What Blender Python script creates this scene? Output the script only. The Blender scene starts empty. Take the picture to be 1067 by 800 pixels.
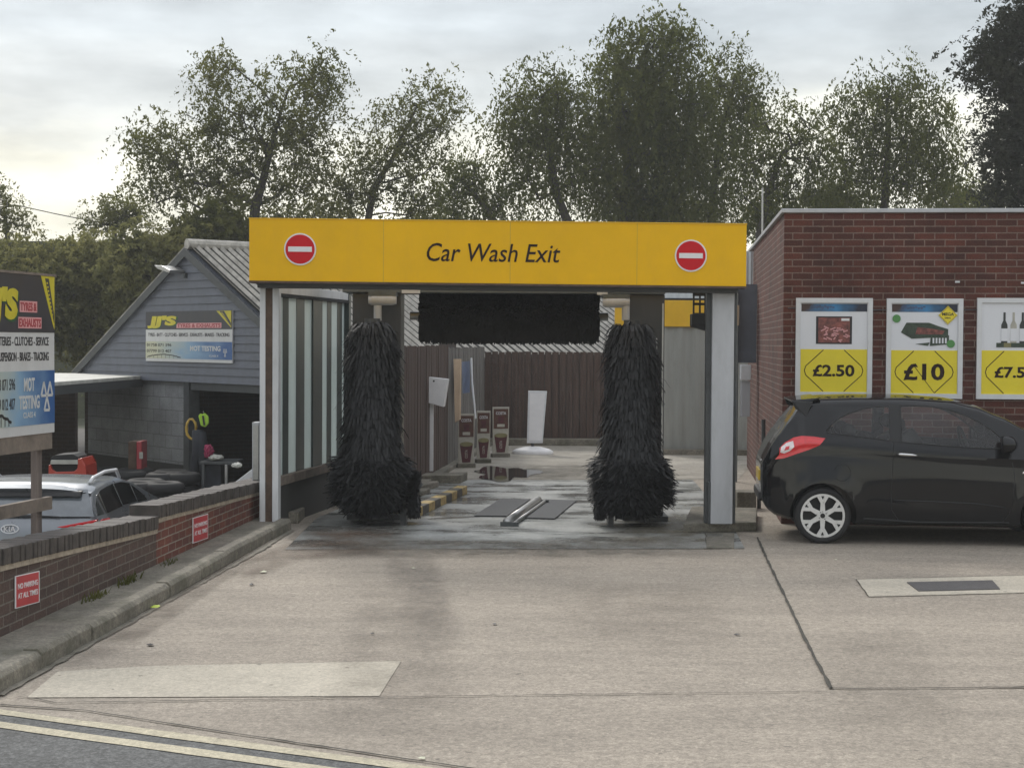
import bpy, bmesh, math, random
import numpy as np
from mathutils import Vector, Matrix
random.seed(7)
C = bpy.context.scene
COL = C.collection
R = math.radians
# ------------------------------------------------------------ camera
CW, CH, F = 1067.0, 800.0, 1700.0
PITCH = math.atan(44 / F); ROLL = 0.006; CAMZ = 2.05
cd = bpy.data.cameras.new('camera'); cam = bpy.data.objects.new('camera', cd); COL.objects.link(cam)
cd.sensor_width = 36; cd.lens = F / CW * 36; cd.clip_end = 2000; cd.clip_start = .1
M3 = Matrix.Rotation(R(90) - PITCH, 3, 'X') @ Matrix.Rotation(ROLL, 3, 'Z')
cam.matrix_world = Matrix.Translation((0, 0, CAMZ)) @ M3.to_4x4()
C.camera = cam
C.render.resolution_x = 1024; C.render.resolution_y = 767
# ------------------------------------------------------------ world and sun
SUN_EL, SUN_AZ = R(38), R(-25)
w = bpy.data.worlds.new('World'); C.world = w; w.use_nodes = True
nt = w.node_tree; nt.nodes.clear()
def N(nt, t, **k):
    n = nt.nodes.new(t)
    for a, b in k.items(): setattr(n, a, b)
    return n
out = N(nt, 'ShaderNodeOutputWorld'); bg = N(nt, 'ShaderNodeBackground'); bg.inputs[1].default_value = 0.12
sky = N(nt, 'ShaderNodeTexSky', sky_type='NISHITA', sun_disc=False, sun_elevation=SUN_EL, sun_rotation=SUN_AZ)
tc = N(nt, 'ShaderNodeTexCoord'); mp = N(nt, 'ShaderNodeMapping'); mp.inputs['Scale'].default_value = (1.6, 1.6, 9)
nz = N(nt, 'ShaderNodeTexNoise'); nz.inputs['Scale'].default_value = 2.2; nz.inputs['Detail'].default_value = 6; nz.inputs['Roughness'].default_value = .5
sx = N(nt, 'ShaderNodeSeparateXYZ')
L = nt.links.new
L(tc.outputs['Generated'], mp.inputs[0]); L(mp.outputs[0], nz.inputs[0]); L(tc.outputs['Generated'], sx.inputs[0])
# elevation bands of the cloud deck, broken up by noise
ad = N(nt, 'ShaderNodeMath', operation='MULTIPLY_ADD'); L(nz.outputs[0], ad.inputs[0]); ad.inputs[1].default_value = .10
L(sx.outputs[2], ad.inputs[2])
ra = N(nt, 'ShaderNodeValToRGB'); L(ad.outputs[0], ra.inputs[0])
e = ra.color_ramp.elements
e[0].position = 0.0; e[0].color = (5.6, 5.5, 5.0, 1)
e[1].position = 1.0; e[1].color = (6.5, 6.7, 7.0, 1)
for p, c in ((.13, (6.6, 6.4, 5.5, 1)), (.172, (6.4, 6.2, 5.3, 1)), (.19, (4.5, 4.6, 4.5, 1)), (.235, (3.7, 3.95, 4.05, 1)), (.30, (4.0, 4.3, 4.5, 1)), (.6, (5.8, 6.0, 6.3, 1))):
    q = e.new(p); q.color = c
n2 = N(nt, 'ShaderNodeTexNoise'); n2.inputs['Scale'].default_value = 5.5; n2.inputs['Detail'].default_value = 7; n2.inputs['Roughness'].default_value = .55
m2 = N(nt, 'ShaderNodeMapping'); m2.inputs['Scale'].default_value = (1.3, 1.3, 4.5); L(tc.outputs['Generated'], m2.inputs[0]); L(m2.outputs[0], n2.inputs[0])
r2 = N(nt, 'ShaderNodeMapRange'); L(n2.outputs[0], r2.inputs[0]); r2.inputs[1].default_value = .3; r2.inputs[2].default_value = .7; r2.inputs[3].default_value = .6; r2.inputs[4].default_value = 1.2
vs_ = N(nt, 'ShaderNodeVectorMath', operation='SCALE'); L(ra.outputs[0], vs_.inputs[0]); L(r2.outputs[0], vs_.inputs['Scale'])
mx = N(nt, 'ShaderNodeMixRGB'); mx.inputs[0].default_value = .9
L(sky.outputs[0], mx.inputs[1]); L(vs_.outputs[0], mx.inputs[2]); L(mx.outputs[0], bg.inputs[0]); L(bg.outputs[0], out.inputs[0])
sd = bpy.data.lights.new('sun', 'SUN'); sd.energy = 1.2; sd.angle = R(14); sd.color = (1, .95, .87)
sun = bpy.data.objects.new('sun', sd); COL.objects.link(sun)
sdir = Vector((math.sin(SUN_AZ) * math.cos(SUN_EL), math.cos(SUN_AZ) * math.cos(SUN_EL), math.sin(SUN_EL)))
sun.rotation_euler = sdir.to_track_quat('Z', 'Y').to_euler(); sun.location = sdir * 60
C.view_settings.view_transform = 'Standard'; C.view_settings.look = 'None'
C.view_settings.exposure = 0.72; C.view_settings.gamma = 1
C.cycles.max_bounces = 6; C.cycles.transparent_max_bounces = 8

# ------------------------------------------------------------ measuring helpers (surveyed from the photo)
def ray(px, py):
    return M3 @ Vector(((px - CW / 2), -(py - CH / 2), -F))
def W(px, py, Y):
    d = ray(px, py); t = Y / d.y
    return Vector((d.x * t, Y, CAMZ + d.z * t))
def G(px, py, z=0.0):
    d = ray(px, py); t = (z - CAMZ) / d.z
    return Vector((d.x * t, d.y * t, z))
LANE = Vector((math.sin(R(8.9)), math.cos(R(8.9)), 0)); LN = Vector((LANE.y, -LANE.x, 0))
BLD = Vector((math.sin(R(5.6)), math.cos(R(5.6)), 0)); BN = Vector((BLD.y, -BLD.x, 0))   # BN points along the brick front to the right
UP = Vector((0, 0, 1)); XX = Vector((1, 0, 0)); YY = Vector((0, 1, 0))

# ------------------------------------------------------------ materials
def mat(name, col=(.5, .5, .5), rough=.7, metal=0, var=.0, vscale=6, bump=0, bscale=40, spec=.5, coat=0, streak=0, trans=0, grime=0, gcol=(.05, .045, .035)):
    m = bpy.data.materials.new(name); m.use_nodes = True
    nt = m.node_tree; L = nt.links.new; b = nt.nodes['Principled BSDF']
    b.inputs['Base Color'].default_value = (*col, 1); b.inputs['Roughness'].default_value = rough
    b.inputs['Metallic'].default_value = metal; b.inputs['Specular IOR Level'].default_value = spec
    b.inputs['Coat Weight'].default_value = coat; b.inputs['Coat Roughness'].default_value = .06
    tc = N(nt, 'ShaderNodeTexCoord'); src = None
    if var:
        n = N(nt, 'ShaderNodeTexNoise'); n.inputs['Scale'].default_value = vscale; n.inputs['Detail'].default_value = 8; n.inputs['Roughness'].default_value = .65
        if streak:
            mp = N(nt, 'ShaderNodeMapping'); mp.inputs['Scale'].default_value = (1, 1, 1 / streak) if streak > 0 else (-1 / streak, 1, 1)
            L(tc.outputs['Object'], mp.inputs[0]); L(mp.outputs[0], n.inputs[0])
        else: L(tc.outputs['Object'], n.inputs[0])
        r = N(nt, 'ShaderNodeValToRGB'); L(n.outputs[0], r.inputs[0])
        r.color_ramp.elements[0].position = .3; r.color_ramp.elements[1].position = .7
        r.color_ramp.elements[0].color = (*[max(0, c * (1 - var)) for c in col], 1)
        r.color_ramp.elements[1].color = (*[min(1, c * (1 + var)) for c in col], 1)
        src = r.outputs[0]
        rr = N(nt, 'ShaderNodeMapRange'); L(n.outputs[0], rr.inputs[0]); rr.inputs[3].default_value = max(0, rough - .12); rr.inputs[4].default_value = min(1, rough + .12)
        L(rr.outputs[0], b.inputs['Roughness'])
    if grime:
        g = N(nt, 'ShaderNodeTexNoise'); g.inputs['Scale'].default_value = 3.3; g.inputs['Detail'].default_value = 9; g.inputs['Roughness'].default_value = .75
        mp = N(nt, 'ShaderNodeMapping'); mp.inputs['Scale'].default_value = (1.6, 1.6, .45); L(tc.outputs['Object'], mp.inputs[0]); L(mp.outputs[0], g.inputs[0])
        r2 = N(nt, 'ShaderNodeValToRGB'); L(g.outputs[0], r2.inputs[0]); r2.color_ramp.elements[0].position = .5; r2.color_ramp.elements[1].position = .75
        r2.color_ramp.elements[1].color = (grime, grime, grime, 1)
        x = N(nt, 'ShaderNodeMixRGB'); L(r2.outputs[0], x.inputs[0])
        if src: L(src, x.inputs[1])
        else: x.inputs[1].default_value = (*col, 1)
        x.inputs[2].default_value = (*gcol, 1); src = x.outputs[0]
    if src: L(src, b.inputs['Base Color'])
    if bump:
        n2 = N(nt, 'ShaderNodeTexNoise'); n2.inputs['Scale'].default_value = bscale; n2.inputs['Detail'].default_value = 6
        L(tc.outputs['Object'], n2.inputs[0]); bp = N(nt, 'ShaderNodeBump'); bp.inputs['Strength'].default_value = bump; bp.inputs['Distance'].default_value = .01
        L(n2.outputs[0], bp.inputs['Height']); L(bp.outputs[0], b.inputs['Normal'])
    if trans: b.inputs['Transmission Weight'].default_value = trans
    return m

def brick_mat(name, c1, c2, mortar, msize=.012, dark=.35, bw=.225, rh=.075):
    m = bpy.data.materials.new(name); m.use_nodes = True; nt = m.node_tree; L = nt.links.new; b = nt.nodes['Principled BSDF']
    tc = N(nt, 'ShaderNodeTexCoord'); br = N(nt, 'ShaderNodeTexBrick')
    # wobble the lookup a little so that joints are not ruler straight
    wn = N(nt, 'ShaderNodeTexNoise'); wn.inputs['Scale'].default_value = 14; wn.inputs['Detail'].default_value = 3
    vm = N(nt, 'ShaderNodeVectorMath', operation='MULTIPLY_ADD'); vm.inputs[1].default_value = (.007, .007, 0)
    L(tc.outputs['UV'], wn.inputs[0]); L(wn.outputs['Color'], vm.inputs[0]); L(tc.outputs['UV'], vm.inputs[2]); L(vm.outputs[0], br.inputs[0])
    br.inputs['Scale'].default_value = 1; br.inputs['Brick Width'].default_value = bw; br.inputs['Row Height'].default_value = rh
    br.inputs['Mortar Size'].default_value = msize / 2; br.inputs['Mortar Smooth'].default_value = .3; br.inputs['Bias'].default_value = -.1
    br.inputs['Color1'].default_value = (*c1, 1); br.inputs['Color2'].default_value = (*c2, 1); br.inputs['Mortar'].default_value = (*mortar, 1)
    n = N(nt, 'ShaderNodeTexNoise'); n.inputs['Scale'].default_value = 1.3; n.inputs['Detail'].default_value = 10; n.inputs['Roughness'].default_value = .7; L(tc.outputs['UV'], n.inputs[0])
    r = N(nt, 'ShaderNodeMapRange'); L(n.outputs[0], r.inputs[0]); r.inputs[1].default_value = .3; r.inputs[2].default_value = .7; r.inputs[3].default_value = 1 - dark; r.inputs[4].default_value = 1.1
    n3 = N(nt, 'ShaderNodeTexNoise'); n3.inputs['Scale'].default_value = 60; n3.inputs['Detail'].default_value = 5; L(tc.outputs['UV'], n3.inputs[0])
    r3 = N(nt, 'ShaderNodeMapRange'); L(n3.outputs[0], r3.inputs[0]); r3.inputs[1].default_value = .3; r3.inputs[2].default_value = .7; r3.inputs[3].default_value = .75; r3.inputs[4].default_value = 1.2
    mm = N(nt, 'ShaderNodeMath', operation='MULTIPLY'); L(r.outputs[0], mm.inputs[0]); L(r3.outputs[0], mm.inputs[1])
    v = N(nt, 'ShaderNodeVectorMath', operation='SCALE'); L(br.outputs[0], v.inputs[0]); L(mm.outputs[0], v.inputs['Scale']); L(v.outputs[0], b.inputs['Base Color'])
    bp = N(nt, 'ShaderNodeBump'); bp.inputs['Strength'].default_value = .6; bp.inputs['Distance'].default_value = .006
    inv = N(nt, 'ShaderNodeMath', operation='MULTIPLY_ADD'); L(br.outputs['Fac'], inv.inputs[0]); inv.inputs[1].default_value = -1; L(n3.outputs[0], inv.inputs[2])
    L(inv.outputs[0], bp.inputs['Height']); L(bp.outputs[0], b.inputs['Normal']); b.inputs['Roughness'].default_value = .85
    return m

def ground_mat(name, base, agg=.25, blotch=.2, rough=.85, wet=0, streak=(1, 1), moss=0):
    m = bpy.data.materials.new(name); m.use_nodes = True; nt = m.node_tree; L = nt.links.new; b = nt.nodes['Principled BSDF']
    g = N(nt, 'ShaderNodeNewGeometry')
    mp = N(nt, 'ShaderNodeMapping'); mp.inputs['Scale'].default_value = (streak[0], streak[1], 1); L(g.outputs['Position'], mp.inputs[0])
    def noise(s, d=8, ro=.6, vec=None):
        n = N(nt, 'ShaderNodeTexNoise'); n.inputs['Scale'].default_value = s; n.inputs['Detail'].default_value = d; n.inputs['Roughness'].default_value = ro
        L((vec or g.outputs['Position']), n.inputs[0]); return n.outputs[0]
    def rng(s, lo, hi, a=.3, bb=.7):
        r = N(nt, 'ShaderNodeMapRange'); L(s, r.inputs[0]); r.inputs[1].default_value = a; r.inputs[2].default_value = bb; r.inputs[3].default_value = lo; r.inputs[4].default_value = hi; return r.outputs[0]
    def mul(a, c):
        q = N(nt, 'ShaderNodeMath', operation='MULTIPLY'); L(a, q.inputs[0]); L(c, q.inputs[1]); return q.outputs[0]
    grit = noise(24, 3, .75); fine = noise(85, 4, .8); med = noise(9, 9, .75); big = noise(.7, 8, .65, mp.outputs[0]); str_ = noise(3.2, 8, .7, mp.outputs[0])
    vo = N(nt, 'ShaderNodeTexVoronoi'); vo.inputs['Scale'].default_value = 55; L(g.outputs['Position'], vo.inputs[0])
    f = mul(rng(grit, 1 - agg * .65, 1 + agg * .55), mul(mul(rng(fine, 1 - agg, 1 + agg), rng(vo.outputs['Color'], 1 - agg * .6, 1 + agg * .6, 0, 1)), mul(rng(med, 1 - blotch * .7, 1 + blotch * .5), mul(rng(big, 1 - blotch, 1 + blotch * .6), rng(str_, 1 - blotch * .7, 1 + blotch * .4)))))
    v = N(nt, 'ShaderNodeVectorMath', operation='SCALE'); v.inputs[0].default_value = base; L(f, v.inputs['Scale']); colr = v.outputs[0]
    # small dark spots: gum, oil, leaf crumbs
    sp = noise(13, 2, .5); x = N(nt, 'ShaderNodeMixRGB'); L(rng(sp, 0, .55, .705, .735), x.inputs[0]); L(colr, x.inputs[1]); x.inputs[2].default_value = (.07, .06, .05, 1); colr = x.outputs[0]
    if moss:
        ms = noise(1.7, 9, .75); x = N(nt, 'ShaderNodeMixRGB'); L(rng(ms, 0, moss, .48, .66), x.inputs[0]); L(colr, x.inputs[1]); x.inputs[2].default_value = (.06, .06, .035, 1); colr = x.outputs[0]
    if wet:
        wn = noise(1.15, 7, .62, mp.outputs[0]); wf = rng(wn, 0, 1, .43, .6)
        x = N(nt, 'ShaderNodeMixRGB', blend_type='MULTIPLY'); L(wf, x.inputs[0]); L(colr, x.inputs[1]); x.inputs[2].default_value = (.5, .5, .5, 1); colr = x.outputs[0]
        rs = N(nt, 'ShaderNodeMapRange'); L(wf, rs.inputs[0]); rs.inputs[3].default_value = .55; rs.inputs[4].default_value = .13; L(rs.outputs[0], b.inputs['Roughness'])
    else: b.inputs['Roughness'].default_value = rough
    L(colr, b.inputs['Base Color'])
    bp = N(nt, 'ShaderNodeBump'); bp.inputs['Strength'].default_value = .35 if not wet else .12; bp.inputs['Distance'].default_value = .006
    L(fine, bp.inputs['Height']); L(bp.outputs[0], b.inputs['Normal'])
    return m

M = {}
M['concrete'] = ground_mat('forecourt_concrete', (.335, .290, .236), .36, .2, streak=(.5, 1.4))
M['concrete_pale'] = ground_mat('pale_concrete', (.475, .43, .35), .2, .15)
M['concrete_cool'] = ground_mat('wash_floor_concrete', (.35, .355, .335), .24, .3, wet=1, streak=(.8, 1.3), moss=.45)
M['concrete_back'] = ground_mat('lane_concrete', (.36, .33, .28), .22, .3, streak=(.4, 1.5), moss=.45)
M['kerb'] = ground_mat('kerb_concrete', (.23, .21, .17), .3, .35, moss=.75)
M['kerbstone'] = ground_mat('old_kerb', (.215, .195, .155), .35, .4, moss=.75)
M['asphalt'] = ground_mat('asphalt', (.108, .110, .108), .6, .25)
M['worn_paint'] = ground_mat('worn_yellow_paint', (.50, .45, .33), .25, .16)
M['yard'] = ground_mat('yard_ground', (.11, .10, .09), .3, .3)
M['earth'] = ground_mat('earth', (.06, .065, .035), .3, .4)
M['joint'] = mat('joint_filler', (.05, .045, .035), .9, var=.6, vscale=9)
M['brick'] = brick_mat('dark_red_brick', (.135, .037, .023), (.068, .023, .017), (.21, .15, .12), .015, .55)
M['brick_low'] = brick_mat('orange_red_brick', (.20, .062, .038), (.13, .045, .034), (.30, .255, .205), .013, .4)
M['brick_dulled'] = brick_mat('reflection_dulled_brick', (.115, .07, .055), (.085, .055, .045), (.19, .165, .135), .013, .4)  # window reflection over the nearer wall painted in as darker, greyer brick
M['brick_dim'] = brick_mat('workshop_brick', (.07, .045, .035), (.05, .035, .03), (.09, .08, .07), .012)
M['coping'] = mat('coping_brick', (.068, .057, .050), .7, var=.5, vscale=9, bump=.4, bscale=60, grime=.5)
M['creasing'] = mat('creasing_mortar', (.36, .30, .23), .9, var=.35, vscale=14, bump=.5)
M['yellow'] = mat('yellow_fascia', (.80, .45, .0), .5, spec=.25, var=.07, vscale=1.3, grime=.3, gcol=(.66, .37, .03))
M['yellow2'] = mat('yellow_band', (.72, .42, .01), .45, var=.08, vscale=3)
M['yellow_print'] = mat('yellow_poster_print', (.76, .62, .02), .4, var=.05, vscale=4, bump=.15, bscale=7)
M['white_print'] = mat('white_poster_print', (.70, .71, .74), .4, var=.03, vscale=4, bump=.15, bscale=7)
M['white_paint'] = mat('white_painted_metal', (.60, .61, .62), .4, var=.1, vscale=4, grime=.35, gcol=(.2, .17, .13), streak=4)
M['frame_white'] = mat('poster_frame_aluminium', (.63, .64, .65), .4, var=.06, vscale=9, grime=.2, gcol=(.3, .27, .22))
M['col_grey'] = mat('grey_painted_column', (.45, .46, .48), .4, var=.1, vscale=5, grime=.3, gcol=(.2, .2, .18), streak=5)
M['dark_metal'] = mat('dark_grey_metal', (.055, .06, .062), .5, var=.3, vscale=5, grime=.3, gcol=(.1, .1, .09))
M['gantry'] = mat('gantry_grey', (.040, .042, .045), .48, var=.3, vscale=3, grime=.5, gcol=(.03, .03, .03), streak=5)
M['gantry_beam'] = mat('gantry_beam_grey', (.10, .115, .12), .5, var=.25, vscale=4, grime=.4)
M['brush'] = mat('black_brush_felt', (.012, .0125, .014), .65, var=.5, vscale=8)
M['rubber'] = mat('black_rubber', (.012, .012, .013), .75, var=.2)
M['black'] = mat('black_print', (.02, .018, .02), .6, var=.1)
M['brown_ink'] = mat('brown_lettering', (.022, .010, .008), .6, spec=.2, var=.1)
M['red'] = mat('red_sign', (.55, .006, .014), .5, spec=.25, var=.08)
M['red_faded'] = mat('faded_red_sign', (.46, .05, .055), .5, var=.15, vscale=8)
M['white'] = mat('white_sign', (.75, .74, .74), .45, var=.05)
M['timber'] = mat('grey_timber', (.19, .155, .125), .85, var=.35, vscale=5, streak=-12, bump=.5)
M['timber_v'] = mat('weathered_timber', (.16, .13, .115), .85, var=.45, vscale=12, streak=14, bump=.5, grime=.5)
M['fence'] = mat('brown_fence', (.075, .047, .037), .85, var=.45, vscale=13, streak=16, bump=.5, grime=.45, gcol=(.12, .10, .085))
M['fence_grey'] = mat('grey_fence', (.14, .13, .12), .85, var=.45, vscale=13, streak=16, bump=.5, grime=.5)
M['brown'] = mat('rusty_brown', (.10, .065, .045), .85, var=.4, vscale=9, bump=.4)
M['siding'] = mat('blue_grey_boarding', (.115, .125, .15), .55, var=.16, vscale=4, grime=.25)
M['roof_light'] = mat('fibre_cement_roof', (.40, .38, .34), .85, var=.35, vscale=6, grime=.55, gcol=(.06, .055, .045))
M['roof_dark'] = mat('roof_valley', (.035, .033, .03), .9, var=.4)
M['white_roof'] = mat('white_felt_roof', (.55, .54, .49), .7, var=.2, vscale=3, grime=.4)
M['block_white'] = brick_mat('white_painted_block', (.33, .34, .345), (.28, .285, .29), (.17, .17, .17), .012, .45, .44, .215)  # white paint greyed to put the canopy's shade into the colour
M['clad'] = mat('grey_cladding', (.30, .305, .28), .6, var=.18, vscale=3, streak=10, grime=.3, gcol=(.14, .13, .10))
M['corr_white'] = mat('white_corrugated', (.62, .66, .68), .4, var=.12, vscale=4, streak=6)
M['pane'] = mat('wash_screen_pane', (.62, .66, .65), .22, var=.3, vscale=1.8, streak=3, grime=.3, gcol=(.10, .12, .12))
_m = M['pane']; _n = _m.node_tree; _o = [q for q in _n.nodes if q.type == 'OUTPUT_MATERIAL'][0]
_t = N(_n, 'ShaderNodeBsdfTranslucent'); _t.inputs[0].default_value = (.68, .74, .73, 1); _x = N(_n, 'ShaderNodeMixShader'); _x.inputs[0].default_value = .62
_n.links.new(_n.nodes['Principled BSDF'].outputs[0], _x.inputs[1]); _n.links.new(_t.outputs[0], _x.inputs[2]); _n.links.new(_x.outputs[0], _o.inputs[0])
M['strip_dark'] = mat('dark_green_mullion', (.03, .045, .045), .35, var=.3)
M['steel'] = mat('galvanised_steel', (.42, .42, .41), .35, metal=.8, var=.2, vscale=9)
M['grate'] = mat('drain_grate', (.045, .047, .05), .5, metal=.4, var=.3, vscale=20, bump=.6)
M['cover'] = mat('iron_cover', (.10, .095, .095), .6, metal=.3, var=.25, vscale=20, bump=.8, bscale=90)
M['paint_black'] = mat('black_car_paint', (.004, .0045, .006), .5, coat=.8, var=.1, vscale=3, spec=.03)
M['paint_silver'] = mat('silver_car_paint', (.20, .215, .235), .3, metal=.5, coat=.8, var=.05)
M['paint_red'] = mat('orange_red_car_paint', (.42, .035, .015), .3, coat=.8, var=.08)
M['glass'] = mat('dark_car_glass', (.012, .013, .014), .05, spec=.9, var=.3, vscale=4)
M['glass_light'] = mat('car_glass_sky', (.12, .135, .15), .04, spec=1, var=.2)  # raised grey-blue base colour imitates reflected sky
M['trim'] = mat('black_trim', (.01, .01, .011), .55, var=.2)
M['alloy'] = mat('alloy_wheel', (.66, .66, .65), .3, metal=.3, var=.1, vscale=20)
M['chrome'] = mat('chrome', (.62, .62, .62), .15, metal=1, var=.05)
M['lamp_red'] = mat('tail_lamp_red', (.62, .010, .018), .12, coat=1, var=.15, vscale=30)
M['lamp_clear'] = mat('tail_lamp_clear', (.78, .70, .70), .12, coat=1, var=.2, vscale=40)
M['plate_y'] = mat('number_plate_yellow', (.62, .42, .03), .4, var=.05)
M['plate_w'] = mat('number_plate_white', (.5, .5, .48), .4, var=.05)
M['sign_black'] = mat('sign_black', (.035, .035, .042), .45, var=.25, vscale=5, grime=.25, gcol=(.09, .07, .06))
M['sign_yellow'] = mat('sign_yellow', (.55, .47, .03), .45, var=.15, vscale=6)
M['sign_pink'] = mat('sign_pink_outline', (.62, .30, .30), .45, var=.1)
M['sign_red'] = mat('sign_red_lettering', (.36, .04, .05), .45, var=.1)
M['sign_white'] = mat('sign_white_band', (.56, .56, .55), .45, var=.06, grime=.2, gcol=(.3, .28, .25))
M['sign_green'] = mat('sign_green_shadow', (.02, .10, .03), .5, var=.1)
M['hi_vis'] = mat('hi_vis_cloth', (.38, .62, .05), .8, var=.25)
M['hose_y'] = mat('yellow_hose', (.50, .33, .06), .5, var=.2)
M['navy'] = mat('navy_cloth', (.025, .028, .035), .9, var=.4)
M['pink'] = mat('pink_cloth', (.26, .02, .07), .9, var=.2)
M['rag'] = mat('pale_rag', (.42, .42, .38), .9, var=.3)
M['soffit'] = mat('soffit_dark', (.045, .045, .042), .8, var=.2)
M['coffee_brown'] = mat('coffee_poster_brown', (.085, .035, .022), .45, var=.35, vscale=16)
M['coffee_cream'] = mat('coffee_poster_cream', (.42, .40, .34), .45, var=.15, vscale=12)
M['cup'] = mat('cup_maroon', (.075, .012, .018), .5, var=.4, vscale=22)
M['cup_lid'] = mat('cup_lid_olive', (.20, .18, .08), .5, var=.2)
M['blue_print'] = mat('blue_poster', (.05, .085, .18), .45, var=.5, vscale=9)
M['plank'] = mat('pale_plank', (.42, .31, .21), .8, var=.2, vscale=6, streak=8)
M['green_badge'] = mat('green_badge', (.08, .25, .07), .5, var=.1)
M['green_dark'] = mat('pack_green', (.035, .055, .035), .5, var=.5, vscale=30)
M['meat'] = mat('pack_meat', (.18, .055, .045), .4, var=.8, vscale=22)
M['bottle'] = mat('wine_bottle', (.02, .025, .025), .3, var=.2)
M['mustard'] = mat('mustard_label', (.4, .3, .05), .5, var=.1)
M['yb_y'] = mat('kerb_yellow', (.42, .31, .13), .85, var=.4, vscale=16, grime=.7)
M['yb_b'] = mat('kerb_black', (.085, .078, .065), .85, var=.4, vscale=14)
M['litter'] = mat('litter_paper', (.6, .6, .45), .8, var=.1)
M['lime'] = mat('litter_lime', (.45, .55, .08), .7, var=.1)

def blue_sky_print(name, c1, c2, c3, axis=0, size=1.0):
    m = mat(name, c1, .45); nt = m.node_tree; L = nt.links.new; b = nt.nodes['Principled BSDF']
    tc = N(nt, 'ShaderNodeTexCoord'); s = N(nt, 'ShaderNodeSeparateXYZ'); L(tc.outputs['UV'], s.inputs[0])
    n = N(nt, 'ShaderNodeTexNoise'); n.inputs['Scale'].default_value = 4 / size; n.inputs['Detail'].default_value = 6; L(tc.outputs['UV'], n.inputs[0])
    a = N(nt, 'ShaderNodeMath', operation='MULTIPLY_ADD'); L(n.outputs[0], a.inputs[0]); a.inputs[1].default_value = .5; L(s.outputs[axis], a.inputs[2])
    r = N(nt, 'ShaderNodeValToRGB'); L(a.outputs[0], r.inputs[0]); e = r.color_ramp.elements
    e[0].position = .25; e[0].color = (*c1, 1); e[1].position = 1.1 if 0 else 1; e[1].color = (*c3, 1); q = e.new(.62); q.color = (*c2, 1)
    L(r.outputs[0], b.inputs['Base Color']); return m
M['mot_print'] = blue_sky_print('printed_cream_to_blue', (.50, .50, .36), (.22, .36, .50), (.03, .10, .27))
M['banner'] = blue_sky_print('blue_banner_print', (.05, .025, .02), (.04, .22, .45), (.012, .018, .04))

def leaf_mat(name, c, t=.45):
    m = bpy.data.materials.new(name); m.use_nodes = True; nt = m.node_tree; L = nt.links.new; nt.nodes.clear()
    o = N(nt, 'ShaderNodeOutputMaterial'); d = N(nt, 'ShaderNodeBsdfDiffuse'); tr = N(nt, 'ShaderNodeBsdfTranslucent'); ms = N(nt, 'ShaderNodeMixShader'); ms.inputs[0].default_value = t
    g = N(nt, 'ShaderNodeNewGeometry'); n = N(nt, 'ShaderNodeTexNoise'); n.inputs['Scale'].default_value = .9; n.inputs['Detail'].default_value = 7; n.inputs['Roughness'].default_value = .8; L(g.outputs['Position'], n.inputs[0])
    r = N(nt, 'ShaderNodeValToRGB'); L(n.outputs[0], r.inputs[0]); e = r.color_ramp.elements; e[0].position = .33; e[1].position = .68
    e[0].color = (*[x * .55 for x in c], 1); e[1].color = (c[0] * 1.7, c[1] * 1.45, c[2] * 1.2, 1)
    L(r.outputs[0], d.inputs[0]); L(r.outputs[0], tr.inputs[0]); L(d.outputs[0], ms.inputs[1]); L(tr.outputs[0], ms.inputs[2]); L(ms.outputs[0], o.inputs[0]); return m
M['leaf_birch'] = leaf_mat('birch_leaves', (.115, .135, .050), .6)
M['leaf_willow'] = leaf_mat('willow_leaves', (.105, .130, .048), .6)
M['leaf_con'] = leaf_mat('conifer_needles', (.045, .055, .045), .3)
M['leaf_bush'] = leaf_mat('bush_leaves', (.20, .22, .10), .6)
M['bark'] = mat('bark', (.055, .048, .04), .9, var=.4, vscale=8, bump=.5)
M['bark_pale'] = mat('pale_bark', (.13, .12, .10), .9, var=.5, vscale=5, bump=.5)

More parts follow.
